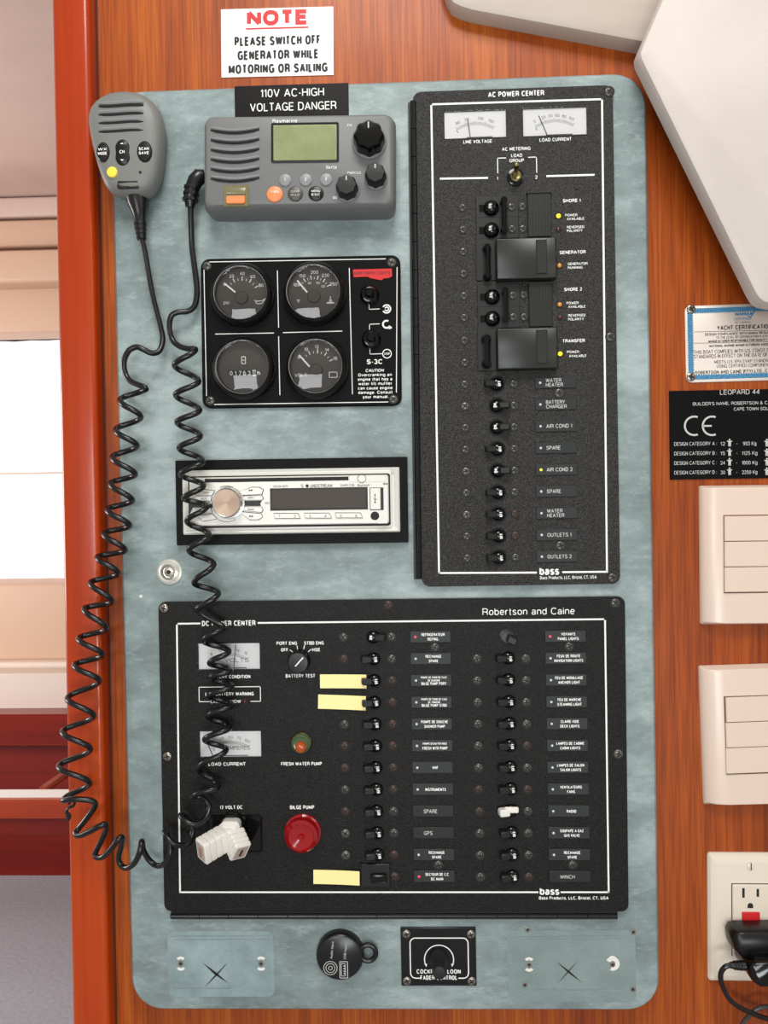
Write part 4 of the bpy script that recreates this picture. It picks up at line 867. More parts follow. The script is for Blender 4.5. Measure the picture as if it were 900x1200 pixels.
def gauge(px, py, kind):
    gh = .011; u, v = f.q(px+1.2, py+1.4, GW+.004); r = 36.3*f.k*0.985
    bm = bmesh.new(); cylst(bm, 0, 0, [(r*1.035, 0), (r*1.035, gh*.35), (r*1.0, gh*.62), (r*.93, gh*.85), (r*.865, gh), (r*.855, gh*.9), (r*.84, gh*.55)], 48, cap1=False); 
    o = part('gauge', bm, blk, f.o, (u, v, GW))
    bm = bmesh.new(); cylst(bm, 0, 0, [(r*.872, gh*.97), (r*.862, gh*1.04), (r*.845, gh*1.0), (r*.835, gh*.7)], 48, cap0=False, cap1=False); part('chrome_ring', bm, chrome, o)
    bm = bmesh.new(); cylst(bm, 0, 0, [(r*.90, gh*.30), (r*.86, gh*.40)], 40); part('dial', bm, dial, o)
    z = gh*.40+.0002; bm = bmesh.new(); K = f.k
    def ptc(a, rad): return (rad*K*cos(R_(a)), rad*K*sin(R_(a))-1.5*K)
    if kind != 'hours':
        a0, a1 = (146, 30) if kind != 'volt' else (142, 28); n = {'oil': 8, 'temp': 10, 'volt': 8}[kind]
        for i in range(n+1):
            a = a0+(a1-a0)*i/n; line(bm, ptc(a, 17.5), ptc(a, 22 if i % 2 == 0 else 20), (.9 if i % 2 == 0 else .5)*K, z)
        lab = {'oil': [('0', 146, 24), ('20', 117, 25.5), ('40', 88, 25.5), ('60', 59, 25.5), ('80', 27, 25.5)], 'temp': [('100', 150, 23), ('150', 122, 25.5), ('200', 88, 25.5), ('230', 58, 25.5), ('250', 27, 25.5)], 'volt': [('8', 146, 24), ('10', 117, 25), ('12', 88, 25), ('14', 59, 25), ('16', 27, 25)]}[kind]
        for s, a, rad in lab: p = ptc(a, rad); text(bm, s, p[0], p[1], None, 3.8*K, z, bold=.01)
        text(bm, {'oil': 'psi', 'temp': '°F', 'volt': 'VOLT'}[kind], -18*K, -9*K, None, 4*K, z, bold=.005)
        if kind == 'volt':
            frame = [(15, -6), (24, -6), (24, -12), (15, -12), (15, -6)]
        elif kind == 'oil': frame = [(13, -6.5), (16, -8), (17, -11), (23, -11), (28, -5), (23, -8), (17, -8), (13, -6.5)]
        else: frame = [(15, -11), (23, -11), (23, -12), (15, -12), (15, -11)]
        for a, b in zip(frame, frame[1:]): line(bm, (a[0]*K, a[1]*K), (b[0]*K, b[1]*K), .8*K, z)
        if kind == 'temp':
            for x in (17.8, 19, 20.2): line(bm, (x*K, -11*K), (x*K, (-4 if x == 19 else -8)*K), .7*K, z)
            for s, a in (('40', 150), ('80', 110), ('100', 70), ('120', 40)): p = ptc(a, 14); text(bm, s, p[0], p[1], None, 2.4*K, z, bold=0)
    else:
        frame_ = [(-2.2, 13), (2.2, 13), (2.2, 5), (-2.2, 5), (-2.2, 13)]
        for a, b in zip(frame_, frame_[1:]): line(bm, (a[0]*K, a[1]*K), (b[0]*K, b[1]*K), .9*K, z)
        line(bm, (-2.2*K, 9*K), (2.2*K, 9*K), .7*K, z)
        text(bm, 'h', 17.5*K, -6*K, None, 5.4*K, z, bold=.03)
    link('scale', printed('scale', bm, wht), o)
    if kind == 'hours':
        bm = bmesh.new(); box(bm, -17.5*K, 14*K, -9.5*K, -2.5*K, z, z+.0003, 0)
        for i, s in enumerate('01763'): text(bm, s, (-14.5+i*5.2)*K, -6*K, None, 5*K, z+.0005, bold=.01, mi=1)
        box(bm, 10.3*K, 14*K, -9.5*K, -2.5*K, z+.0001, z+.0004, 1); text(bm, '8', 12.2*K, -6*K, None, 5*K, z+.0006, bold=.01, mi=0)
        part('hour_counter', bm, [blkp, wht], o, smooth=0)
    else:
        tip = {'oil': (-19.5, 12.5), 'temp': (-19, 14.5), 'volt': (-19.5, 14)}[kind]; bm = bmesh.new()
        bar(bm, (-7.5*K, .4*K) if kind != 'oil' else (-7*K, 2*K), (tip[0]*K, tip[1]*K), 1.9*K, z+.001, z+.0015); part('needle', bm, wht, o)
        bm = bmesh.new(); cylst(bm, 0, -4*K, [(7.6*K, z), (7.4*K, z+.0016), (6.8*K, z+.002)], 24); part('needle_hub', bm, dial, o)
    bm = bmesh.new(); cylst(bm, 0, 0, [(r*.845, gh*.80), (r*.72, gh*.80+.0005), (r*.58, gh*.80+.0010), (r*.42, gh*.80+.0014), (r*.25, gh*.80+.0017), (r*.1, gh*.80+.0018), (r*.01, gh*.80+.00182)], 40, cap0=False); part('glass', bm, clear, o)
for px, py, k in ((282.3, 343.8, 'oil'), (366.8, 342.3, 'temp'), (284.5, 430, 'hours'), (369.5, 429, 'volt')): gauge(px, py, k)
for px, py in ((433, 345), (435, 397)):
    u, v = f.q(px, py, GW+.003); bm = bmesh.new(); cylst(bm, 0, 0, [(.0080, 0), (.0080, .002), (.0062, .0040), (.0052, .0042), (.0050, .0030), (.0038, .0030), (.0036, .008), (.0026, .0095)], 24)
    part('push_button', bm, glb, f.o, (u, v, GW))

# ------------------------------------------------------------------ marine radio
f = Fr('marine_radio', 'grey marine radio with green screen, speaker slots and three black knobs', 'radio', 352, 196, HB, a=(240, 197), b=(464, 194))
TH = .026
x0, x1, y0, y1 = f.rect(240.5, 141, 464, 251, TH*.55)
bm = bmesh.new(); cx, cy, Wd, H = (x0+x1)/2, (y0+y1)/2, x1-x0, y1-y0
rings = []
for ins, z, sh in ((.001, 0, -.001), (0, .006, 0), (0, .016, 0), (.0012, .021, .0005), (.0026, .0245, .0008), (.0045, .026, .001)):
    pts = []
    for (x, y) in rr(Wd-2*ins, H-2*ins*0.9, .007, 6):
        y2 = y - (0.0022*(1-(2*x/Wd)**2) if y < 0 else -0.0008*(1-(2*x/Wd)**2)); pts.append((x, y2+sh))
    rings.append(ring3(pts, z, (cx, cy)))
loft(bm, rings); part('case', bm, gry, f.o)
W = TH+.0002
def rp(x, y, w=TH): return f.q(x, y, w)
SPK = [151.5, 163.3, 174.7, 186, 197.3, 208.3]
for y in SPK:   # curved speaker slots
    pts = []
    for i in range(9):
        t = i/8; px = 247+57*t; pts.append((*rp(px, y+(1.2-t*1.0)+3.6*sin(pi*t)), W))
    bm = bmesh.new(); tube(bm, pts, [.0006]+[.0013]*7+[.0006], 6, 1)
    part('speaker_slot', bm, [slt, slt], f.o)
    bm = bmesh.new(); pts2 = [(x, yy+.0020, z) for x, yy, z in pts]; tube(bm, pts2, [.0006]+[.0012]*7+[.0006], 6); part('slot_rib', bm, lgr, f.o)
u, v, Wd, H = f.ctr(320, 146, 395, 188.5, TH); bm = bmesh.new()
rrstack(bm, 0, 0, Wd+.003, H+.003, .0015, [(0, -.001), (0, .0006), (.0006, .0008), (.0012, .0002)], 1, 3); rrstack(bm, 0, 0, Wd-.001, H-.001, .0008, [(0, 0), (0, .0004)], 0, 2)
o = part('screen', bm, [lcd, dkp], f.o, (u, v, TH), label='green liquid crystal screen')
bm = bmesh.new(); box(bm, -Wd/2+.0008, Wd/2-.0008, -H/2+.0008, H/2-.0008, .0007, .0009); part('glass', bm, clear, o)
def knob(px, py, r, h, body=glb, flutes=0, base=True):
    u, v = rp(px, py, TH+h*.55); bm = bmesh.new()
    if base: cylst(bm, 0, 0, [(r*1.15, 0), (r*1.15, .0012), (r*.98, .0018)], 28, 1)
    rings = []
    for q, z in ((1.0, .001), (.97, h*.5), (.92, h*.85), (.80, h), (.2, h*1.03)):
        rings.append([(r*q*(1+(0.045*cos(8*2*pi*i/48) if flutes else 0))*cos(2*pi*i/48), r*q*(1+(0.045*cos(8*2*pi*i/48) if flutes else 0))*sin(2*pi*i/48), z) for i in range(48)])
    loft(bm, rings, 0); k = part('knob', bm, [body, gry], f.o, (u, v, TH))
    bm = bmesh.new(); box(bm, -.0005, .0005, r*.35, r*.75, h*1.0, h*1.03+.0004); part('pointer', bm, gwh, k)
knob(432.3, 161, .0125, .014, glb, 1); knob(440, 205, .0085, .012, dkp, 1); knob(406.5, 219, .0088, .012, dkp, 1)
def rbtn(px, py, r, m, s=None, tm=None, h=.0016):
    u, v = rp(px, py, TH+.001); bm = bmesh.new(); cylst(bm, 0, 0, [(r*1.1, 0), (r*1.1, .0002), (r, .0003), (r, h*.7), (r*.8, h)], 20, 0); cylst(bm, 0, 0, [(r*1.14, 0), (r*1.14, .0001)], 20, 1)
    o = part('button', bm, [m, slt], f.o, (u, v, TH))
    if s:
        bm = bmesh.new(); L = s.split('/')
        for i, t in enumerate(L): text(bm, t, 0, ((len(L)-1)/2-i)*.0028, r*1.25 if len(t) > 1 else None, .0018 if len(L) > 1 else .0024, h+.0002, bold=.02)
        link('lettering', printed('lettering', bm, tm or wht), o)
for i, (x, y) in enumerate(((334, 210.8), (358.2, 210.5), (382, 210))): rbtn(x, y, .0048, lgr, '123'[i])
rbtn(321.7, 227.2, .0060, org, '16/+', wht); rbtn(346, 226.6, .0056, mat('brown grey button', (70, 66, 58), .4), 'CLEAR/HI-LO', gwh); rbtn(370.2, 226.3, .0056, blk, 'MENU/ESC')
u, v, Wd, H = f.ctr(262, 217.5, 291.5, 242.5, TH); bm = bmesh.new(); rrstack(bm, 0, 0, Wd, H, .0012, [(0, -.0005), (0, .0006), (.0008, .0012), (.0014, .0012)], 0, 3); o = part('distress_cover', bm, amb, f.o, (u, v, TH), label='clear amber cover over the distress button')
bm = bmesh.new(); rrstack(bm, 0, -H*.2, Wd*.74, H*.36, .0015, [(0, .001), (0, .0022), (.0004, .0026)], 0, 3); part('distress_button', bm, org, o)
bm = bmesh.new(); rrstack(bm, 0, H*.22, Wd*.8, H*.3, .0008, [(0, .001), (0, .0018), (.0004, .0020)], 0, 3); part('cover_tab', bm, mat('olive clear', (120, 116, 84), .2), o)
bm = bmesh.new()
for s, x, y, wp, c, bo in (('Raymarine', 334, 141.6, 28, 4.0, .02), ('RAY54', 388.5, 196.2, 12, 3.6, .01), ('PWR/SQ', 415, 202.5, 15, 3.0, .0), ('CH', 409.5, 146.8, 5, 3, .02), ('SQ', 392.5, 231.5, 5, 3, .02)): f.text(bm, s, x, y, wp, c, W+.0001, bold=bo)
link('lettering', printed('lettering', bm, wht), f.o)

# ------------------------------------------------------------------ fist microphone
f = Fr('fist_microphone', 'grey handheld microphone with ribbed top and round yellow button, hung by the post', 'microphone', 149, 170, .021, rot=0.0)
op = [(440, 328), (415, 330), (390, 335), (365, 347), (342, 363), (326, 384), (318, 410), (317, 440), (322, 475), (331, 520), (341, 560), (352, 600), (363, 632), (376, 660), (395, 682), (420, 693), (450, 697), (480, 699), (510, 696), (535, 684), (552, 660), (563, 625), (570, 585), (575, 545), (577, 500), (577, 455), (572, 420), (560, 388), (540, 362), (515, 343), (485, 332), (460, 328)]
MT = .024
out = [Vector(f.q(x/3, y/3, MT*.55)) for x, y in op]; c = sum(out, Vector((0, 0)))/len(out)
bm = bmesh.new(); loft(bm, [[(*(c+(p-c)*s), z) for p in out] for s, z in ((.90, 0), (.97, .004), (1.0, .010), (1.0, .014), (.975, .018), (.93, .021), (.84, .0235), (.6, .0245), (.3, .025))]); part('case', bm, mgry, f.o, smooth=60)
MZ = .0245
for i, y in enumerate((124.2, 134.3, 144.2, 154.2)):
    pts = [(*f.q(115.5+52.5*t, y-1.5*t+1.0*sin(t*6)*0.5, MZ), MZ-.0005+.0006*sin(pi*t)) for t in [k/8 for k in range(9)]]
    bm = bmesh.new(); tube(bm, pts, [.0007]+[.0013]*7+[.0007], 6); part('speaker_slot', bm, slt, f.o)
    bm = bmesh.new(); tube(bm, [(x, yy+.0024, z-.0002) for x, yy, z in pts], [.0007]+[.0014]*7+[.0007], 6); part('slot_rib', bm, lgr, f.o)
def mbtn(px, py, wpx, hpx, m, s, name='button'):
    u, v = f.q(px, py, MZ); bm = bmesh.new(); a, b = wpx*f.k/2, hpx*f.k/2
    loft(bm, [[(a*q*cos(t), b*q*sin(t), z) for t in [2*pi*i/24 for i in range(24)]] for q, z in ((1, -.003), (1, .0006), (.9, .0014), (.5, .0018))])
    o = part(name, bm, m, f.o, (u, v, MZ-.0004)); 
    if s:
        bm = bmesh.new(); L = s.split('/')
        for i, t in enumerate(L): text(bm, t, 0, ((len(L)-1)/2-i)*.0034, a*1.35, .0024, .0021, bold=.03)
        link('lettering', printed('lettering', bm, wht), o)
mbtn(121, 178.3, 15, 22, blk, 'WX/MODE'); mbtn(169.3, 177.7, 17, 23.5, blk, 'SCAN/SAVE'); mbtn(131.5, 201.7, 12, 12, ylb, None)
u, v = f.q(143.8, 178.8, MZ); bm = bmesh.new(); n = 32; rg = []
for q, z in ((1, -.003), (1, .0006), (.9, .0014), (.5, .0018)):
    rg.append([((.0072*(1-.22*math.exp(-((sin(t))/.38)**2)))*cos(t)*q, .0108*sin(t)*q, z) for t in [2*pi*i/n for i in range(n)]])
loft(bm, rg); o = part('channel_button', bm, blk, f.o, (u, v, MZ-.0004)); bm = bmesh.new(); text(bm, 'CH', 0, 0, .0042, .0028, .0021, bold=.03)
flat(bm, [(-.0016, .0062), (.0016, .0062), (0, .0074)], .0021); flat(bm, [(-.0016, -.0062), (0, -.0074), (.0016, -.0062)], .0021); link('lettering', printed('lettering', bm, wht), o)
bm = bmesh.new(); u, v = f.q(164.3, 201.6, MZ); cylst(bm, u, v, [(.0011, MZ-.001), (.0011, MZ+.0003)], 10); part('microphone_hole', bm, slt, f.o)
bm = bmesh.new(); u, v = f.q(149.8, 216, MZ-.001); rrstack(bm, 0, 0, .0185, .0066, .002, [(0, -.004), (0, .0006), (.0008, .0010)], 0, 4); o = part('badge', bm, dkp, f.o, (u, v, MZ-.0022)); o.rotation_euler = (R_(14), 0, 0)
bm = bmesh.new(); text(bm, 'Raymarine', 0, 0, .0145, .0024, .0012, bold=.01); link('lettering', printed('lettering', bm, mat('dull gold print', (120, 116, 84), .5)), o)
# strain relief
bm = bmesh.new(); A = f.q3(160.5, 229, .010); B = f.q3(163.5, 250, .011); C2 = f.q3(166, 281, .012)
tube(bm, [A, A.lerp(B, .5), B, B.lerp(C2, .3), C2], [.0095, .0085, .0058, .0046, .0036], 16)
for i in range(4):
    p = B.lerp(C2, .35+.17*i); tube(bm, [p, p+(C2-B).normalized()*.0024], .0052-.0004*i, 14)
part('strain_relief', bm, rub, f.o)

# ------------------------------------------------------------------ coiled cord, microphone to radio
left = [(170.7, 454.7), (140.5, 469), (165.3, 489), (135.5, 504), (160.8, 522.7), (131.5, 536), (158.7, 556), (129.3, 566.7), (155.2, 586.7), (125.3, 597.3), (152, 616), (121.3, 625.3), (146.7, 645), (114, 653), (138.7, 672), (105.8, 683),
        (131.4, 704.8), (98.5, 713.5), (124.7, 736.8), (92, 748.5), (120.3, 767.5), (87, 779.7), (116.3, 798), (79, 818.5), (109.6, 839), (73, 858), (105.8, 878), (68.7, 898.7), (105, 917.6), (74, 938)]
right = [(232, 716.4), (256, 694.6), (227.5, 683), (250.7, 661), (221.3, 645), (245.3, 626.7), (219.2, 610.7), (242.7, 593), (215.5, 584), (238.7, 569), (212, 556), (238, 540), (210, 525), (235, 510.7), (207.5, 494.7), (233.9, 480.8), (205.9, 462.7), (232.8, 446.7), (204.5, 428), (229, 409)]
midr = [(226, 933.6), (256, 921), (232.6, 900), (265.5, 878), (240, 866.6), (269.3, 852), (243.7, 839), (271.4, 825.8), (245, 815), (272, 804), (245.7, 794.6), (270.5, 785), (245.7, 777), (268.5, 763), (238.4, 750.8), (261, 734)]
HC = .042
path = [(P(166, 280, .033)), P(170, 296, .032), P(174, 320, .030), P(179, 347, .029), P(184, 367, .029), P(188.5, 385, .029), P(190.8, 398, .030), P(187, 411, .033), P(178, 414, .036), P(168, 409.5, .038), P(160, 406.8, .038), P(151, 411, .038), P(145.5, 423, .036), P(146.5, 436, .034), P(153, 446.7, .036)]
def zig(pts, first_front, hc=HC, amp=.0075):
    out = []
    for i, p in enumerate(pts):
        out.append(P(*p, hc))
        if i+1 < len(pts):
            q = pts[i+1]; s = 1 if (i % 2 == 0) == first_front else -1
            bulge = 0.0
            for t in (.3, .7):   # slight S so the extremes stay rounded
                x = p[0]+(q[0]-p[0])*(.5-.5*cos(pi*t)); y = p[1]+(q[1]-p[1])*t
                out.append(P(x, y, hc+s*amp))
    return out
path += zig(left, False)
bottom = [(84, 936.5), (95, 936.8), (108, 938.5), (111.5, 944), (104, 956), (93, 970), (88.5, 975.5), (92, 979.5), (104, 975), (116, 968.5), (123.5, 966), (124.5, 972), (119, 985), (112, 999), (113, 1004.5), (121, 1004), (131, 994), (139, 983), (143.5, 981.5), (142, 992), (139, 1005), (142, 1014), (149, 1017), (158, 1011), (164, 998), (166.3, 986), (168, 996), (175, 1008), (184, 1014.5), (193, 1012), (199, 1002), (200, 990), (196, 979), (193, 974), (195, 980), (203, 988), (214, 991), (222, 987), (226, 975), (222, 962), (214, 956), (212, 955.5), (217, 962), (229, 966), (240, 960), (245.5, 948), (241, 938), (232, 933)]
hs = [.048, .048, .046, .044, .040, .038, .040, .044, .048, .050, .048, .042, .038, .036, .038, .042, .048, .050, .046, .040, .036, .036, .040, .046, .050, .046, .040, .036, .038, .044, .048, .046, .044, .046, .052, .054, .050, .046, .040, .038, .044, .050, .056, .056, .050, .044, .042, .046]
path += [P(x, y, h-.002) for (x, y), h in zip(bottom, hs)]
path += zig(midr, True, .040, .008) + zig(right, True, .043, .0065)
path += [P(x, y, h) for x, y, h in ((219, 408.5, .038), (209, 405, .034), (201.5, 397, .032), (198.5, 384, .032), (200.5, 371, .032), (208, 366, .032), (219, 365, .030), (227, 360, .029), (230.3, 349, .028), (230.5, 335, .028), (227.5, 310, .028), (225, 290, .028), (224.3, 270, .030), (223.6, 252, .032), (223.5, 238, .033))]
pts = catmull(path, 4)
bm = bmesh.new(); tube(bm, pts, .0024, 10)
cord = link('coiled_cord', finish('coiled_cord', bm, rub, 80)); cord['label'] = 'long black coiled cord looping down from the microphone and up to the marine radio'; cord['category'] = 'cord'
bm = bmesh.new(); tube(bm, [P(x, y, h) for x, y, h in ((222.5, 243, .033), (223, 232, .034), (225, 221, .034), (229, 212, .034), (234, 207, .033), (240, 206, .032))], [.0036, .0055, .0058, .0064, .0066, .0050], 14)
for y in (236, 229, 222): tube(bm, [P(223+(236-y)*.12, y, .034), P(223.3+(236-y)*.12, y-3, .034)], .0066, 14)
part('cord_plug', bm, rub, cord)
bm = bmesh.new(); tube(bm, catmull([P(x, y, h) for x, y, h in ((81, 942, .043), (84, 936, .047), (88, 937, .045), (86, 944, .043), (80, 947, .046), (78, 952, .045), (82, 955, .043), (80, 961, .042), (78, 953, .043))], 4), .0012, 6); part('tie', bm, dkp, cord, label='thin wire tie knotted on the cord')

# ------------------------------------------------------------------ stereo
f = Fr('car_stereo', 'silver single slot stereo in a black surround, under the engine gauges', 'stereo', 341, 588, HB, a=(206, 590), b=(478, 586))
SW = .005; x0, x1, y0, y1 = f.rect(206, 537.5, 478, 637.5, SW)
bm = bmesh.new(); rrstack(bm, (x0+x1)/2, (y0+y1)/2, x1-x0, y1-y0, .0008, [(0, 0), (0, SW-.0004), (.0004, SW)], 0, 2); part('surround', bm, surm, f.o)
cx, cy, Wd, H = f.ctr(214.5, 549.5, 468.5, 625, SW+.001); bm = bmesh.new()
rrstack(bm, cx, cy, Wd, H, .001, [(0, SW), (0, SW+.0018), (.0012, SW+.003), (.0045, SW+.0018), (.0045, SW+.0005)], 0, 3); part('trim_ring', bm, silver, f.o)
cx, cy, Wd, H = f.ctr(218, 553, 459, 620, SW+.001); bm = bmesh.new(); rrstack(bm, cx, cy, Wd, H, .0015, [(0, SW), (0, SW+.0030), (.0004, SW+.0032)], 0, 3); part('inner_trim', bm, silver, f.o)
cx, cy, Wd, H = f.ctr(221, 556.5, 457.5, 617.5, SW+.003); bm = bmesh.new(); rrstack(bm, cx, cy, Wd, H, .002, [(0, SW), (0, SW+.0034)], 0, 4); part('shadow_gap', bm, slt, f.o)
FZ = SW+.0062
cx, cy, Wd, H = f.ctr(222, 558, 455.5, 615.2, FZ); bm = bmesh.new(); rrstack(bm, cx, cy, Wd, H, .002, [(0, SW+.003), (0, FZ-.0008), (.0008, FZ)], 0, 4); part('faceplate', bm, silver, f.o)
def blk_box(x0, y0, x1, y1, name, m, h=.0003, lab=None, z=FZ):
    r = f.rect(x0, y0, x1, y1, z); bm = bmesh.new(); bbox(bm, r[0], r[1], r[2], r[3], z, z+h, min(h*.5, .0003)); return part(name, bm, m, f.o, label=lab)
blk_box(240, 559.8, 408.5, 564.2, 'disc_slot', slt); blk_box(409.5, 557, 452, 564.8, 'eject_strip', silver, .0003)
dsp = blk_box(318.3, 573, 429.2, 596, 'display', disp, .0006)
r = f.rect(316.5, 571.5, 431, 597.8, FZ); bm = bmesh.new(); box(bm, r[0], r[1], r[2], r[3], FZ, FZ+.0002); part('display_frame', bm, dkp, f.o)
def sl(x0, y0, x1, y1, skew=3):
    bm = bmesh.new(); p = [f.q(x0, y0, FZ), f.q(x1-skew, y0, FZ), f.q(x1, y1, FZ), f.q(x0+1.5, y1, FZ)]
    poly(bm, p, FZ, FZ+.0002, 1); c = Vector((sum(a[0] for a in p)/4, sum(a[1] for a in p)/4)); p2 = [tuple(c+(Vector(a)-c)*Vector((.955, .955)).x) for a in p]
    p2 = [(c.x+(a[0]-c.x)*.965, c.y+(a[1]-c.y)*.78) for a in p]; poly(bm, p2, FZ, FZ+.0012, 0); return part('preset_button', bm, [silver, dkp], f.o)
for i, (a, b) in enumerate(((320.5, 352.5), (356.3, 389), (392.5, 425.5))):
    o = sl(a, 601.2-i*.3, b, 607.8-i*.3); bm = bmesh.new()
    for j in (0, 1): q = f.q(a+7+18*j, 604.6, FZ+.0013); text(bm, str(i*2+j+1), q[0], q[1], None, .0022, FZ+.0014, bold=0)
    link('lettering', printed('lettering', bm, dkp), o)
# left hand button fan and dark slots
for pts, m, h, nm in (([(222, 588), (226, 588), (250, 591), (250, 595), (226, 595), (222, 603)], dkp, .0004, 'dark_inlay'), ([(284, 586.8), (307, 586.6), (305, 590), (306, 593), (284, 593)], dkp, .0004, 'dark_inlay'),
        ([(279.5, 576.5), (295, 571), (304, 571), (309, 574), (307, 579.5), (281, 580.5)], silver, .0011, 'fan_button'), ([(281.5, 581.5), (307, 580.8), (309, 584), (307.5, 586), (283, 586)], silver, .0011, 'fan_button'),
        ([(283, 594), (306.5, 594), (308.5, 597), (307, 600.5), (283, 598)], silver, .0011, 'fan_button'), ([(281, 599.5), (306.5, 602), (308, 606), (303, 609), (293, 609)], silver, .0011, 'fan_button'),
        ([(226, 579), (236, 573), (252, 575), (249, 580.5), (231, 580)], silver, .0011, 'fan_button'), ([(225, 585), (230, 581.5), (248.5, 582), (247.5, 587), (226, 586.8)], silver, .0011, 'fan_button'),
        ([(229, 596.5), (247.5, 595.8), (249, 601), (231, 603)], silver, .0011, 'fan_button'), ([(231, 604.5), (249.5, 602.5), (255, 608), (238, 611)], silver, .0011, 'fan_button')):
    bm = bmesh.new(); q = [f.q(x, y, FZ) for x, y in pts]
    if nm == 'fan_button':
        c = Vector((sum(a[0] for a in q)/len(q), sum(a[1] for a in q)/len(q))); poly(bm, [(c.x+(a[0]-c.x)*1.03, c.y+(a[1]-c.y)*1.10) for a in q], FZ, FZ+.0002, 1); poly(bm, [(c.x+(a[0]-c.x)*.97, c.y+(a[1]-c.y)*.92) for a in q], FZ, FZ+h, 0)
    else: poly(bm, q, FZ, FZ+h, 0)
    part(nm, bm, [m, dkp], f.o, smooth=20)
u, v = f.q(265.8, 589.3, FZ+.008); bm = bmesh.new(); kr = 16.6*f.k
cylst(bm, 0, 0, [(kr*1.14, 0), (kr*1.10, .0014), (kr*1.0, .0016), (kr*1.0, .0095), (kr*.95, .0102), (kr*.91, .0100)], 40, 1, cap1=False); cylst(bm, 0, 0, [(kr*.91, .0100), (kr*.02, .0097)], 40, 0, cap0=False)
brk = bpy.data.materials.new('spun metal'); brk.use_nodes = True; N, L = nodes(brk); b = N['Principled BSDF']; b.inputs['Base Color'].default_value = (*lin((112, 97, 84)), 1); b.inputs['Metallic'].default_value = 1; b.inputs['Roughness'].default_value = .28; b.inputs['Anisotropic'].default_value = .85
tg = N.new('ShaderNodeTangent'); tg.direction_type = 'RADIAL'; tg.axis = 'Z'; L.new(tg.outputs[0], b.inputs['Tangent'])
part('volume_knob', bm, [brk, chrome], f.o, (u, v, FZ))
u, v = f.q(439.3, 604.5, FZ); bm = bmesh.new(); cylst(bm, u, v, [(.0036, FZ), (.0034, FZ+.0005), (.0026, FZ+.0006)], 18); part('audio_jack', bm, slt, f.o)
o = blk_box(434, 572, 446, 597, 'port_cover', silver, .0010); blk_box(433.3, 571.3, 449.5, 597.8, 'port_recess', dkp, .0002)
bm = bmesh.new()
for s, x, y, wp, c in (('XSCM-301Y', 329, 570, 17, 2.8), ('S', 354, 569.4, 3.2, 3.8), ('UNDSTREAM', 376.5, 569.2, 25, 3.8), ('SWR-21B', 407, 568.7, 16, 2.8), ('Bluetooth', 426, 568.5, 14, 2.8), ('SRC', 313.3, 589.6, 6, 2.6), ('AM/PM', 451.5, 567, 5, 2)):
    u, v = f.q(x, y, FZ); text(bm, s, u, v, wp*f.k, c*f.k, FZ+.0003, bold=.0)
u, v = f.q(360, 569.4, FZ); flat(bm, [(x+u, y+v) for x, y in circ(.0014, 12)], FZ+.0003)
for s, x, y in (('▶▶', 294, 574.5), ('MENU', 294, 583.3), ('BAND', 294, 597), ('▶▶', 294.5, 605), ('DISP', 242, 577.5), ('MUTE', 239, 584.3)):
    u, v = f.q(x, y, FZ+.0012)
    if s[0] == '▶':
        for k in (-1, 1): flat(bm, [(u+k*.0009-.0008, v-.0009), (u+k*.0009+.0009, v), (u+k*.0009-.0008, v+.0009)], FZ+.0013)
    else: text(bm, s, u, v, 7*f.k, 2.1*f.k, FZ+.0013, bold=0)
u, v = f.q(439.5, 584.5, FZ+.001); z = FZ+.0012; line(bm, (u, v-.0028), (u, v+.0034), .0004, z); line(bm, (u, v-.0016), (u+.0014, v+.0002), .0004, z); line(bm, (u, v-.0010), (u-.0014, v+.0008), .0004, z); flat(bm, [(u-.0007, v+.0028), (u+.0007, v+.0028), (u, v+.0044)], z); flat(bm, [(x+u, y+v-.003) for x, y in circ(.0007, 8)], z)
arc(bm, *f.q(424, 560.8, FZ), .0035, .0004, 0, 360, FZ+.0005, 16); arc(bm, *f.q(265.8, 590.5, FZ), kr*1.24, .0004, 240, 300, FZ+.0003, 8); arc(bm, *f.q(265.8, 590.5, FZ), kr*1.24, .0004, 65, 110, FZ+.0003, 8)
link('lettering', printed('lettering', bm, dkp), f.o)
bm = bmesh.new(); q = [f.q(x, y, FZ) for x, y in ((445, 608.6), (454, 608.3), (454, 613), (442.5, 613.3))]; poly(bm, q, FZ, FZ+.0010, 0); part('release_button', bm, silver, f.o)

# ------------------------------------------------------------------ signs
f = Fr('warning_sign', 'white paper sign reading NOTE in red, taped to the wood above the grey panel', 'sign', 325, 50, 0, a=(259, 11.8), b=(390.5, 8.4))
x0, x1, y0, y1 = f.rect(259.5, 10, 390.8, 89.8); bm = bmesh.new(); box(bm, x0, x1, y0, y1, .0002, .0008); part('paper', bm, signw, f.o)
bm = bmesh.new(); W = .0010
u, v = f.q(325.3, 20.5, W); text(bm, 'NOTE', u, v, 72*f.k, 17.8*f.k, W, mi=0, bold=.062, gp=.09); line(bm, f.q(288.2, 33.8, W), f.q(361.5, 31.8, W), 1.8*f.k, W, 0)
for s, x, y, wp in (('PLEASE SWITCH OFF', 325.2, 47.5, 101), ('GENERATOR WHILE', 325.8, 64, 95), ('MOTORING OR SAILING', 325.7, 80, 116)):
    u, v = f.q(x, y, W); text(bm, s, u, v, wp*f.k, 10.8*f.k, W, mi=1, bold=.040, gp=.10)
link('lettering', printed('lettering', bm, [redp, blkp]), f.o)
f = Fr('voltage_sign', 'black plate with white lettering about high voltage, above the marine radio', 'sign', 342, 119, HB, a=(275, 101), b=(408.5, 97))
x0, x1, y0, y1 = f.rect(275, 99, 408.5, 138.5, .001); bm = bmesh.new(); bbox(bm, x0, x1, y0, y1, .0, .0012, .0003); part('plate', bm, sgb, f.o)
bm = bmesh.new()
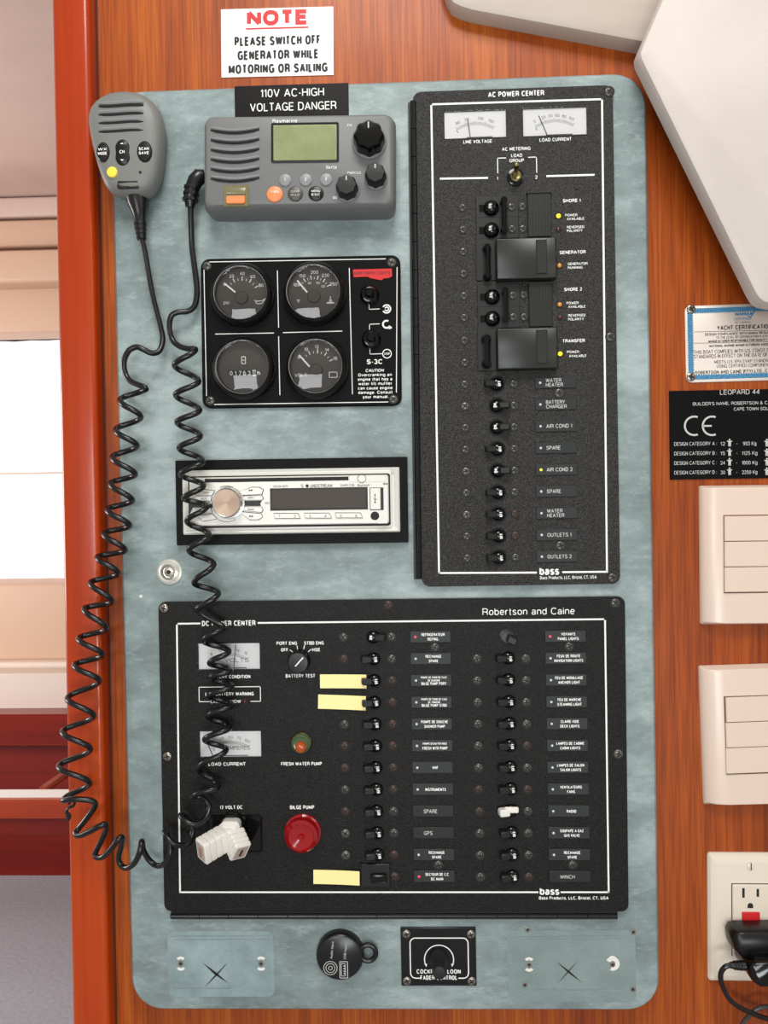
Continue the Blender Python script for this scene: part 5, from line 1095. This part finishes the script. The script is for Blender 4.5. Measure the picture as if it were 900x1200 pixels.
for s, x, y, wp in (('110V AC-HIGH', 342.6, 108.4, 74, ), ('VOLTAGE DANGER', 343.6, 124.6, 101)):
    u, v = f.q(x, y, .0014); text(bm, s, u, v, wp*f.k, 9.6*f.k, .0014, bold=.004)
link('lettering', printed('lettering', bm, wht), f.o)

# certification plate
f = Fr('certification_plate', 'pale metal yacht certification plate with a blue rope border', 'plate', 872, 402, 0, a=(812, 357.5), b=(900, 354.6))
x0, x1, y0, y1 = f.rect(803.3, 356.3, 942, 446.5, .001); cx, cy, Wd, H = (x0+x1)/2, (y0+y1)/2, x1-x0, y1-y0
bm = bmesh.new(); rrstack(bm, cx, cy, Wd, H, .005, [(0, 0), (0, .0008), (.0003, .001)], 0, 4); part('plate', bm, alum, f.o)
bm = bmesh.new(); W = .0012
bi = 3.3*f.k; bw = 5.2*f.k
for a in (0, 1): box(bm, x0+bi, x1-bi, (y0+bi) if a else (y1-bi-bw), (y0+bi+bw) if a else (y1-bi), .0010, .0012, 0)
for a in (0, 1): box(bm, (x0+bi) if a else (x1-bi-bw), (x0+bi+bw) if a else (x1-bi), y0+bi, y1-bi, .0010, .0012, 0)
for i in range(46):   # rope teeth
    x = x0+bi+i*(Wd-2*bi)/45
    for yy, s in ((y1-bi-bw, -1), (y0+bi+bw, 1)): flat(bm, [(x-.0008, yy), (x+.0008, yy), (x, yy+s*.0010)], W, 0)
for i in range(30):
    y = y0+bi+i*(H-2*bi)/29
    flat(bm, [(x0+bi, y-.0008), (x0+bi, y+.0008), (x0+bi-.0010, y)], W, 0); flat(bm, [(x0+bi+bw, y-.0008), (x0+bi+bw, y+.0008), (x0+bi+bw+.0010, y)], W, 0)
u, v = f.q(872, 368.5, W); text(bm, 'NMMA', u, v+.0005, 21*f.k, 4.6*f.k, W, bold=.06, shear=.3, mi=0); text(bm, 'CERTIFIED', u-.0012, v-.0036, 20*f.k, 2.6*f.k, W, shear=.2, mi=0); text(bm, 'BY NMMA', u-.001, v-.0066, 18*f.k, 1.6*f.k, W, mi=1)
line(bm, (u+.0052, v-.003), (u+.0092, v+.0030), .0009, W, 0); line(bm, (u+.0052, v-.003), (u+.0032, v-.0008), .0009, W, 0)
for s, y, wp, c, bo in (('YACHT CERTIFICATION', 383.3, 63.5, 5.4, .025), ('DESIGN COMPLIANCE WITH NMMA REQUIREMENTS', 390.5, 92, 2.9, .02), ('TO THE LEVEL OF CERTIFICATION IS STATED', 394.6, 66, 2.7, .01), ('MANUFACTURER RESPONSIBLE FOR QUALITY CONTROL', 398.8, 84, 2.9, .03), ('NATIONAL MARINE MANUFACTURERS ASSOCIATION', 404.3, 82, 2.8, .035),
        ('THIS BOAT COMPLIES WITH U.S. COAST GUARD SAFETY', 411, 119, 4.4, .0), ('STANDARDS IN EFFECT ON THE DATE OF CERTIFICATION', 416.3, 119, 4.4, .0), ('MEETS U.S. EPA EVAP STANDARDS', 423.2, 71, 3.9, .0), ('USING CERTIFIED COMPONENTS', 428.2, 66, 3.9, .0), ('ROBERTSON AND CAINE (PTY) LTD., CAPETOWN, SA', 435, 117, 3.9, .025)):
    u, v = f.q(872+(y-384)*.02, y, W); text(bm, s, u, v, wp*f.k, c*f.k, W, bold=bo, mi=1)
for y in (388, 401.3): line(bm, f.q(813, y+.9, W), f.q(930, y-1.5, W), .4*f.k, W, 1)
link('lettering', printed('lettering', bm, [bluep, mat('brown black print', (52, 40, 36), .6)]), f.o)
for x, y in ((809.8, 362.3), (809.7, 441.8), (935, 360), (935, 440)): screw(f, x, y, .001, SCS, s=1.15)

f = Fr('builder_plate', 'black builder plate with white CE mark and design categories, above the ivory switches', 'plate', 875, 508, 0, a=(790, 458.3), b=(900, 456.3))
x0, x1, y0, y1 = f.rect(784.8, 456.5, 962, 560.8, .001); bm = bmesh.new(); bbox(bm, x0, x1, y0, y1, 0, .0012, .0003); part('plate', bm, ceb, f.o)
bm = bmesh.new(); W = .0014
for s, x, y, wp, c in (('LEOPARD 44', 867, 459.3, 46.5, 5.8), ("BUILDER'S NAME, ROBERTSON & CAINE (PTY) LTD", 874.5, 472.3, 125, 3.9), ('CAPE TOWN SOUTH AFRICA', 893, 478.8, 66, 3.9)):
    f.text(bm, s, x, y, wp, c, W, bold=.004)
for cx, op_ in ((813.5, 0), (834.5, 1)):
    u, v = f.q(cx, 499, W); arc(bm, u, v, 11*f.k, 2.2*f.k, 68, 292, W, 22)
    if op_: line(bm, (u-11*f.k, v), (u-.5*f.k, v), 2.0*f.k, W)
for i, (c, n, kg) in enumerate((('A', '12', '993 Kg'), ('B', '15', '1125 Kg'), ('C', '24', '1800 Kg'), ('D', '30', '2250 Kg'))):
    y = 520+i*11.2; f.text(bm, 'DESIGN CATEGORY '+c+' :', 815, y, 50, 4.3, W, bold=.0); f.text(bm, n, 847, y, 5.5, 4.2, W, bold=0); f.text(bm, '=', 863.5, y, 2.6, 2, W, bold=0); f.text(bm, kg, 878.5, y-.3, 15.5 if i == 0 else 18, 4.4, W, bold=0)
    for px in (855, 898.7):
        u, v = f.q(px, y-1.2, W); K = f.k
        flat(bm, [(x+u, yy+v+3.6*K) for x, yy in circ(1.1*K, 10)], W)
        flat(bm, [(u-3.0*K, v+2.3*K), (u-3.0*K, v+1.2*K), (u-1.6*K, v+1.2*K), (u-1.5*K, v-4.4*K), (u-.3*K, v-4.4*K), (u, v-1*K), (u+.3*K, v-4.4*K), (u+1.5*K, v-4.4*K), (u+1.6*K, v+1.2*K), (u+3.0*K, v+1.2*K), (u+3.0*K, v+2.3*K)], W)
link('lettering', printed('lettering', bm, gwh), f.o)

# ------------------------------------------------------------------ light switches and outlet
def switch(pxr, rockx, ys, lab, th):
    f = Fr('light_switch', lab, 'switch', (pxr[0]+pxr[2])/2, (pxr[1]+pxr[3])/2, 0, rot=R_(th), group='ivory triple rocker switches')
    T = .011; u, v, Wd, H = f.ctr(*pxr, T*.35); bm = bmesh.new(); rings = []
    for ins, z in ((0, 0), (0, .0025), (.0020, .0055), (.006, .0088), (.012, .0105), (.018, T)):
        rings.append(ring3(rr(Wd-2*ins, H-2*min(ins, .002), .0015, 3), z))
    loft(bm, rings); part('cover_plate', bm, swm, f.o, (u, v, 0), smooth=50)
    r = f.rect(rockx[0], ys[0], rockx[1], ys[-1], T); bm = bmesh.new(); box(bm, r[0]-.0007, r[1]+.0007, r[2]-.0007, r[3]+.0007, T-.001, T+.0001); part('rocker_gap', bm, mat('shadowed gap', (110, 80, 62), .8) if 'shadowed gap' not in MATS else MATS['shadowed gap'], f.o)
    for a, b in zip(ys, ys[1:]):
        r = f.rect(rockx[0], a, rockx[1], b, T+.001); bm = bmesh.new(); rings = []
        w_, h_ = (r[1]-r[0])/2, (r[3]-r[2])/2-.0003
        loft(bm, [[(-w_+i, -h_+i, z0), (w_-i, -h_+i, z0 if z0 < .001 else z0-.0014), (w_-i, h_-i, z0 if z0 < .001 else z0-.0014), (-w_+i, h_-i, z0)] for i, z0 in ((0, 0), (0, .0026), (.0004, .0030))])
        part('rocker', bm, swm, f.o, ((r[0]+r[1])/2, (r[2]+r[3])/2, T-.0008))
switch((821, 568.5, 937, 731.5), (848.8, 909), (604.2, 634.2, 664.2, 694), 'upper of the two ivory triple rocker switches, right under the black builder plate', -.2)
switch((822.5, 779, 938, 941.5), (850.5, 910.5), (816, 845.8, 875.5, 906), 'lower of the two ivory triple rocker switches, above the power outlet', 1.4)

f = Fr('power_outlet', 'ivory power outlet with red reset button at the lower right', 'outlet', 879, 1075, 0, rot=R_(-.3))
u, v, Wd, H = f.ctr(830.3, 1000.5, 928, 1151, .004); bm = bmesh.new(); rrstack(bm, 0, 0, Wd, H, .003, [(0, 0), (0, .002), (.0018, .0042), (.0060, .0062), (.0072, .0064)], 0, 4); part('cover_plate', bm, outm, f.o, (u, v, 0), smooth=20)
u, v, Wd, H = f.ctr(857.8, 1035.8, 900.5, 1120, .0064); bm = bmesh.new(); rrstack(bm, 0, 0, Wd+.001, H+.001, .001, [(0, .006), (0, .0066)], 1, 3); rrstack(bm, 0, 0, Wd, H, .001, [(0, .006), (0, .0080), (.0006, .0086)], 0, 3); o = part('receptacle', bm, [outm, slt], f.o, (u, v, 0))
bm = bmesh.new()
for px, hh in ((871.2, 5.6), (888, 4.6)):
    q = f.q(px, 1046.3, .0086); box(bm, q[0]-1.4*f.k-u, q[0]+1.4*f.k-u, q[1]-hh*f.k-v, q[1]+hh*f.k-v, .0084, .0088)
q = f.q(879.3, 1061.3, .0086); poly(bm, [(q[0]-u+x, q[1]-v+y) for x, y in [(3.2*f.k*cos(R_(a)), 3.2*f.k*sin(R_(a))) for a in range(0, 181, 20)]+[(-3.2*f.k, -2.8*f.k), (3.2*f.k, -2.8*f.k)]], .0084, .0088); part('plug_hole', bm, slt, o)
q = f.ctr(869.6, 1068.8, 890.2, 1079.3, .009); bm = bmesh.new(); bbox(bm, -q[2]/2, q[2]/2, -q[3]/2, q[3]/2, 0, .0018, .0004); part('reset_button', bm, redp, o, (q[0]-u, q[1]-v, .0084), label='red reset button')
q = f.ctr(869.6, 1082, 890.2, 1098, .009); bm = bmesh.new(); bbox(bm, -q[2]/2, q[2]/2, -q[3]/2, q[3]/2, 0, .0018, .0004); part('test_button', bm, blk, o, (q[0]-u, q[1]-v, .0084), label='black test button')
q = f.q(879.6, 1015, .0064); bm = bmesh.new(); cylst(bm, 0, 0, [(.0034, 0), (.0032, .0006), (.0020, .0011)], 16, 0); box(bm, -.0004, .0004, -.0030, .0030, .0011, .0013, 1); part('screw', bm, [outm, slt], f.o, (q[0], q[1], .0064))

g = Fr('plug_adaptor', 'black power adaptor plugged into the ivory outlet', 'adaptor', 893, 1118, .0090, rot=0.0)
bm = bmesh.new(); pts = [(855, 1094), (858, 1088), (866, 1086.3), (940, 1085.5), (946, 1092), (946, 1128), (880, 1128), (868, 1122), (858, 1110)]
q = [g.q(x, y, .012) for x, y in pts]; c = Vector((sum(a[0] for a in q)/len(q), sum(a[1] for a in q)/len(q)))
loft(bm, [[(c.x+(a[0]-c.x)*s, c.y+(a[1]-c.y)*s, z) for a in q] for s, z in ((.96, 0), (1, .002), (1, .014), (.95, .018), (.86, .020))]); part('upper_body', bm, blk, g.o, smooth=60)
bm = bmesh.new(); pts = [(873, 1128), (876, 1122), (883, 1119), (950, 1117), (952, 1150.5), (886, 1150.5), (879, 1146), (874, 1138)]
q = [g.q(x, y, .022) for x, y in pts]; c = Vector((sum(a[0] for a in q)/len(q), sum(a[1] for a in q)/len(q)))
loft(bm, [[(c.x+(a[0]-c.x)*s, c.y+(a[1]-c.y)*s, z) for a in q] for s, z in ((.98, .0), (1, .004), (1, .024), (.96, .029), (.88, .031))]); part('lower_body', bm, glb, g.o, smooth=60)
bm = bmesh.new(); A = g.q3(873, 1131.5, .022); B = g.q3(856, 1131, .022); tube(bm, [A, A.lerp(B, .5), B], [.0040, .0034, .0026], 12)
for t in (.25, .45, .65): p = A.lerp(B, t); tube(bm, [p, p+(B-A).normalized()*.0014], .0042-.001*t, 12)
part('strain_relief', bm, rub, g.o)
bm = bmesh.new(); cp = [(857, 1131, .031), (850, 1133, .031), (845, 1140, .030), (845, 1150, .028), (849, 1161, .026), (856, 1172, .024), (866, 1180, .022), (880, 1187, .020), (893, 1192, .018), (915, 1198, .016)]
tube(bm, [g.I @ p for p in catmull([P(*p) for p in cp], 6)], .0021, 10); part('cable', bm, rub, g.o)
bm = bmesh.new(); cp = [(868, 1212, .012), (870, 1200, .014), (878, 1190, .016), (888, 1182, .017), (902, 1179.5, .017), (918, 1184, .016), (930, 1198, .014), (936, 1215, .010)]
tube(bm, catmull([P(*p) for p in cp], 6), .0018, 10); o = link('loose_cable', finish('loose_cable', bm, mat('grey cable', (60, 60, 60), .25), 60)); o['label'] = 'grey cable arching in the bottom right corner below the outlet'; o['category'] = 'cable'

# ------------------------------------------------------------------ key lock, input cap, fader
f = Fr('key_lock', 'small round chrome grommet left of the stereo underside', 'lock', 198, 670, HB, rot=0.0)
u, v = f.q(198, 670.3, .002); bm = bmesh.new(); cylst(bm, 0, 0, [(.0112, 0), (.0108, .0012), (.0090, .0018), (.0078, .0014)], 32, 0); part('washer', bm, mat('pale ring', (200, 200, 188), .35, .4), f.o, (u, v, 0))
bm = bmesh.new(); cylst(bm, 0, 0, [(.0074, .0014), (.0072, .0030), (.0058, .0034), (.0050, .0020), (.0040, .0018)], 28, 0); part('collar', bm, chrome, f.o, (u, v, 0))
bm = bmesh.new(); cylst(bm, 0, 0, [(.0044, .0019), (.0040, .0026), (.0022, .0028)], 18, 0); cylst(bm, 0, 0, [(.0018, .0028), (.0018, .0031)], 12, 1); part('core', bm, [steel, slt], f.o, (u, v, 0))

f = Fr('input_cap', 'round black rubber cap with ring pull covering the audio and USB inputs', 'cap', 399, 1120, HB, rot=0.0)
u, v = f.q(398.5, 1119, .004); bm = bmesh.new(); r = 27.8*f.k
cylst(bm, 0, 0, [(r, 0), (r, .004), (r*.98, .0065), (r*.93, .0080), (r*.90, .0084)], 48, 0); part('cap_body', bm, rub, f.o, (u, v, 0))
bm = bmesh.new(); c2 = f.q(431.3, 1117, .006); tube(bm, [(c2[0]+.0066*cos(R_(a)), c2[1]+.0068*sin(R_(a)), .0055) for a in range(0, 361, 15)], .0022, 10, caps=False); part('ring_pull', bm, rub, f.o)
bm = bmesh.new(); W = .0086
for s, x, y, wp, an in (('Audio Input', 389, 1113.5, 20, 84), ('USB Input', 404.5, 1115.5, 17, 84)):
    q = f.q(x, y, W); text(bm, s, q[0], q[1], wp*f.k, 2.8*f.k, W, rot=R_(an), bold=.01)
q = f.q(387.2, 1134.5, W)
for rr_ in (7.8, 5.2, 2.2): arc(bm, q[0], q[1], rr_*f.k, .7*f.k, 0, 360, W, 20)
q = Vector(f.q(402.8, 1136.5, W)); K = f.k
def rct(cx, cy, w_, h_, lw):
    for a, b in (((-1, -1), (1, -1)), ((1, -1), (1, 1)), ((1, 1), (-1, 1)), ((-1, 1), (-1, -1))): line(bm, (q.x+(cx+a[0]*w_/2)*K, q.y+(cy+a[1]*h_/2)*K), (q.x+(cx+b[0]*w_/2)*K, q.y+(cy+b[1]*h_/2)*K), lw*K, W)
rct(0, 0, 9, 19, .8); rct(-.5, 0, 4.6, 14.5, .7)
for i in range(4): flat(bm, [(q.x+(x+.6)*K, q.y+(y+(-4.6+3*i))*K) for x, y in ((-.8, -.7), (.8, -.7), (.8, .7), (-.8, .7))], W)
link('lettering', printed('lettering', bm, gwh), f.o)

f = Fr('fader_control', 'black square plate with a fader knob, screwed to the bottom of the grey panel', 'control', 514, 1121, HB, a=(471, 1121), b=(558, 1121))
x0, x1, y0, y1 = f.rect(470, 1087.3, 558, 1155.3, .002); bm = bmesh.new(); bbox(bm, x0, x1, y0, y1, 0, .002, .0003); part('plate', bm, mat('fader plate', (9, 9, 9), .3, 0, .35), f.o)
bm = bmesh.new(); W = .0022; q = f.ctr(480.8, 1099.3, 548.8, 1146.3, W)
o_ = [(x+q[0], y+q[1]) for x, y in rr(q[2], q[3], 6*f.k, 5)]
for i in range(len(o_)):
    a, b = Vector(o_[i-1]), Vector(o_[i]); m = (a+b)/2
    if abs(b.y-a.y) < 1e-6 and m.y < q[1]:
        line(bm, a, (a.x+6*f.k, a.y), 1.3*f.k, W); line(bm, b, (b.x-6*f.k, b.y), 1.3*f.k, W)
    else: line(bm, a, b, 1.3*f.k, W)
c2 = f.q(514.5, 1124.5, W); arc(bm, c2[0], c2[1], 17*f.k, 1.2*f.k, -18, 198, W, 28)
for s in (-1, 1):
    t = R_(-22 if s > 0 else 202); p = (c2[0]+17*f.k*cos(t), c2[1]+17*f.k*sin(t)); flat(bm, [(p[0]-1.8*f.k*1, p[1]+1.5*f.k), (p[0]+1.8*f.k, p[1]+1.5*f.k), (p[0]-s*.8*f.k, p[1]-2.4*f.k)], W)
f.text(bm, 'COCKPIT SALOON', 514, 1138.5, 51.5, 5.2, W, bold=.03); f.text(bm, 'FADER CONTROL', 514.2, 1145.7, 43, 5.2, W, bold=.03)
link('lettering', printed('lettering', bm, wht), f.o)
for x, y in ((476.2, 1094.3), (551.8, 1094.8), (477, 1149.3), (552.7, 1149.5)): screw(f, x, y, .002, SCS, s=1.05)
u, v = f.q(514, 1122, .002); bm = bmesh.new(); cylst(bm, 0, 0, [(.0078, 0), (.0074, .004), (.0062, .013), (.0058, .022), (.0050, .0232), (.0040, .0234)], 28); part('knob', bm, dkp, f.o, (u, v, .002))
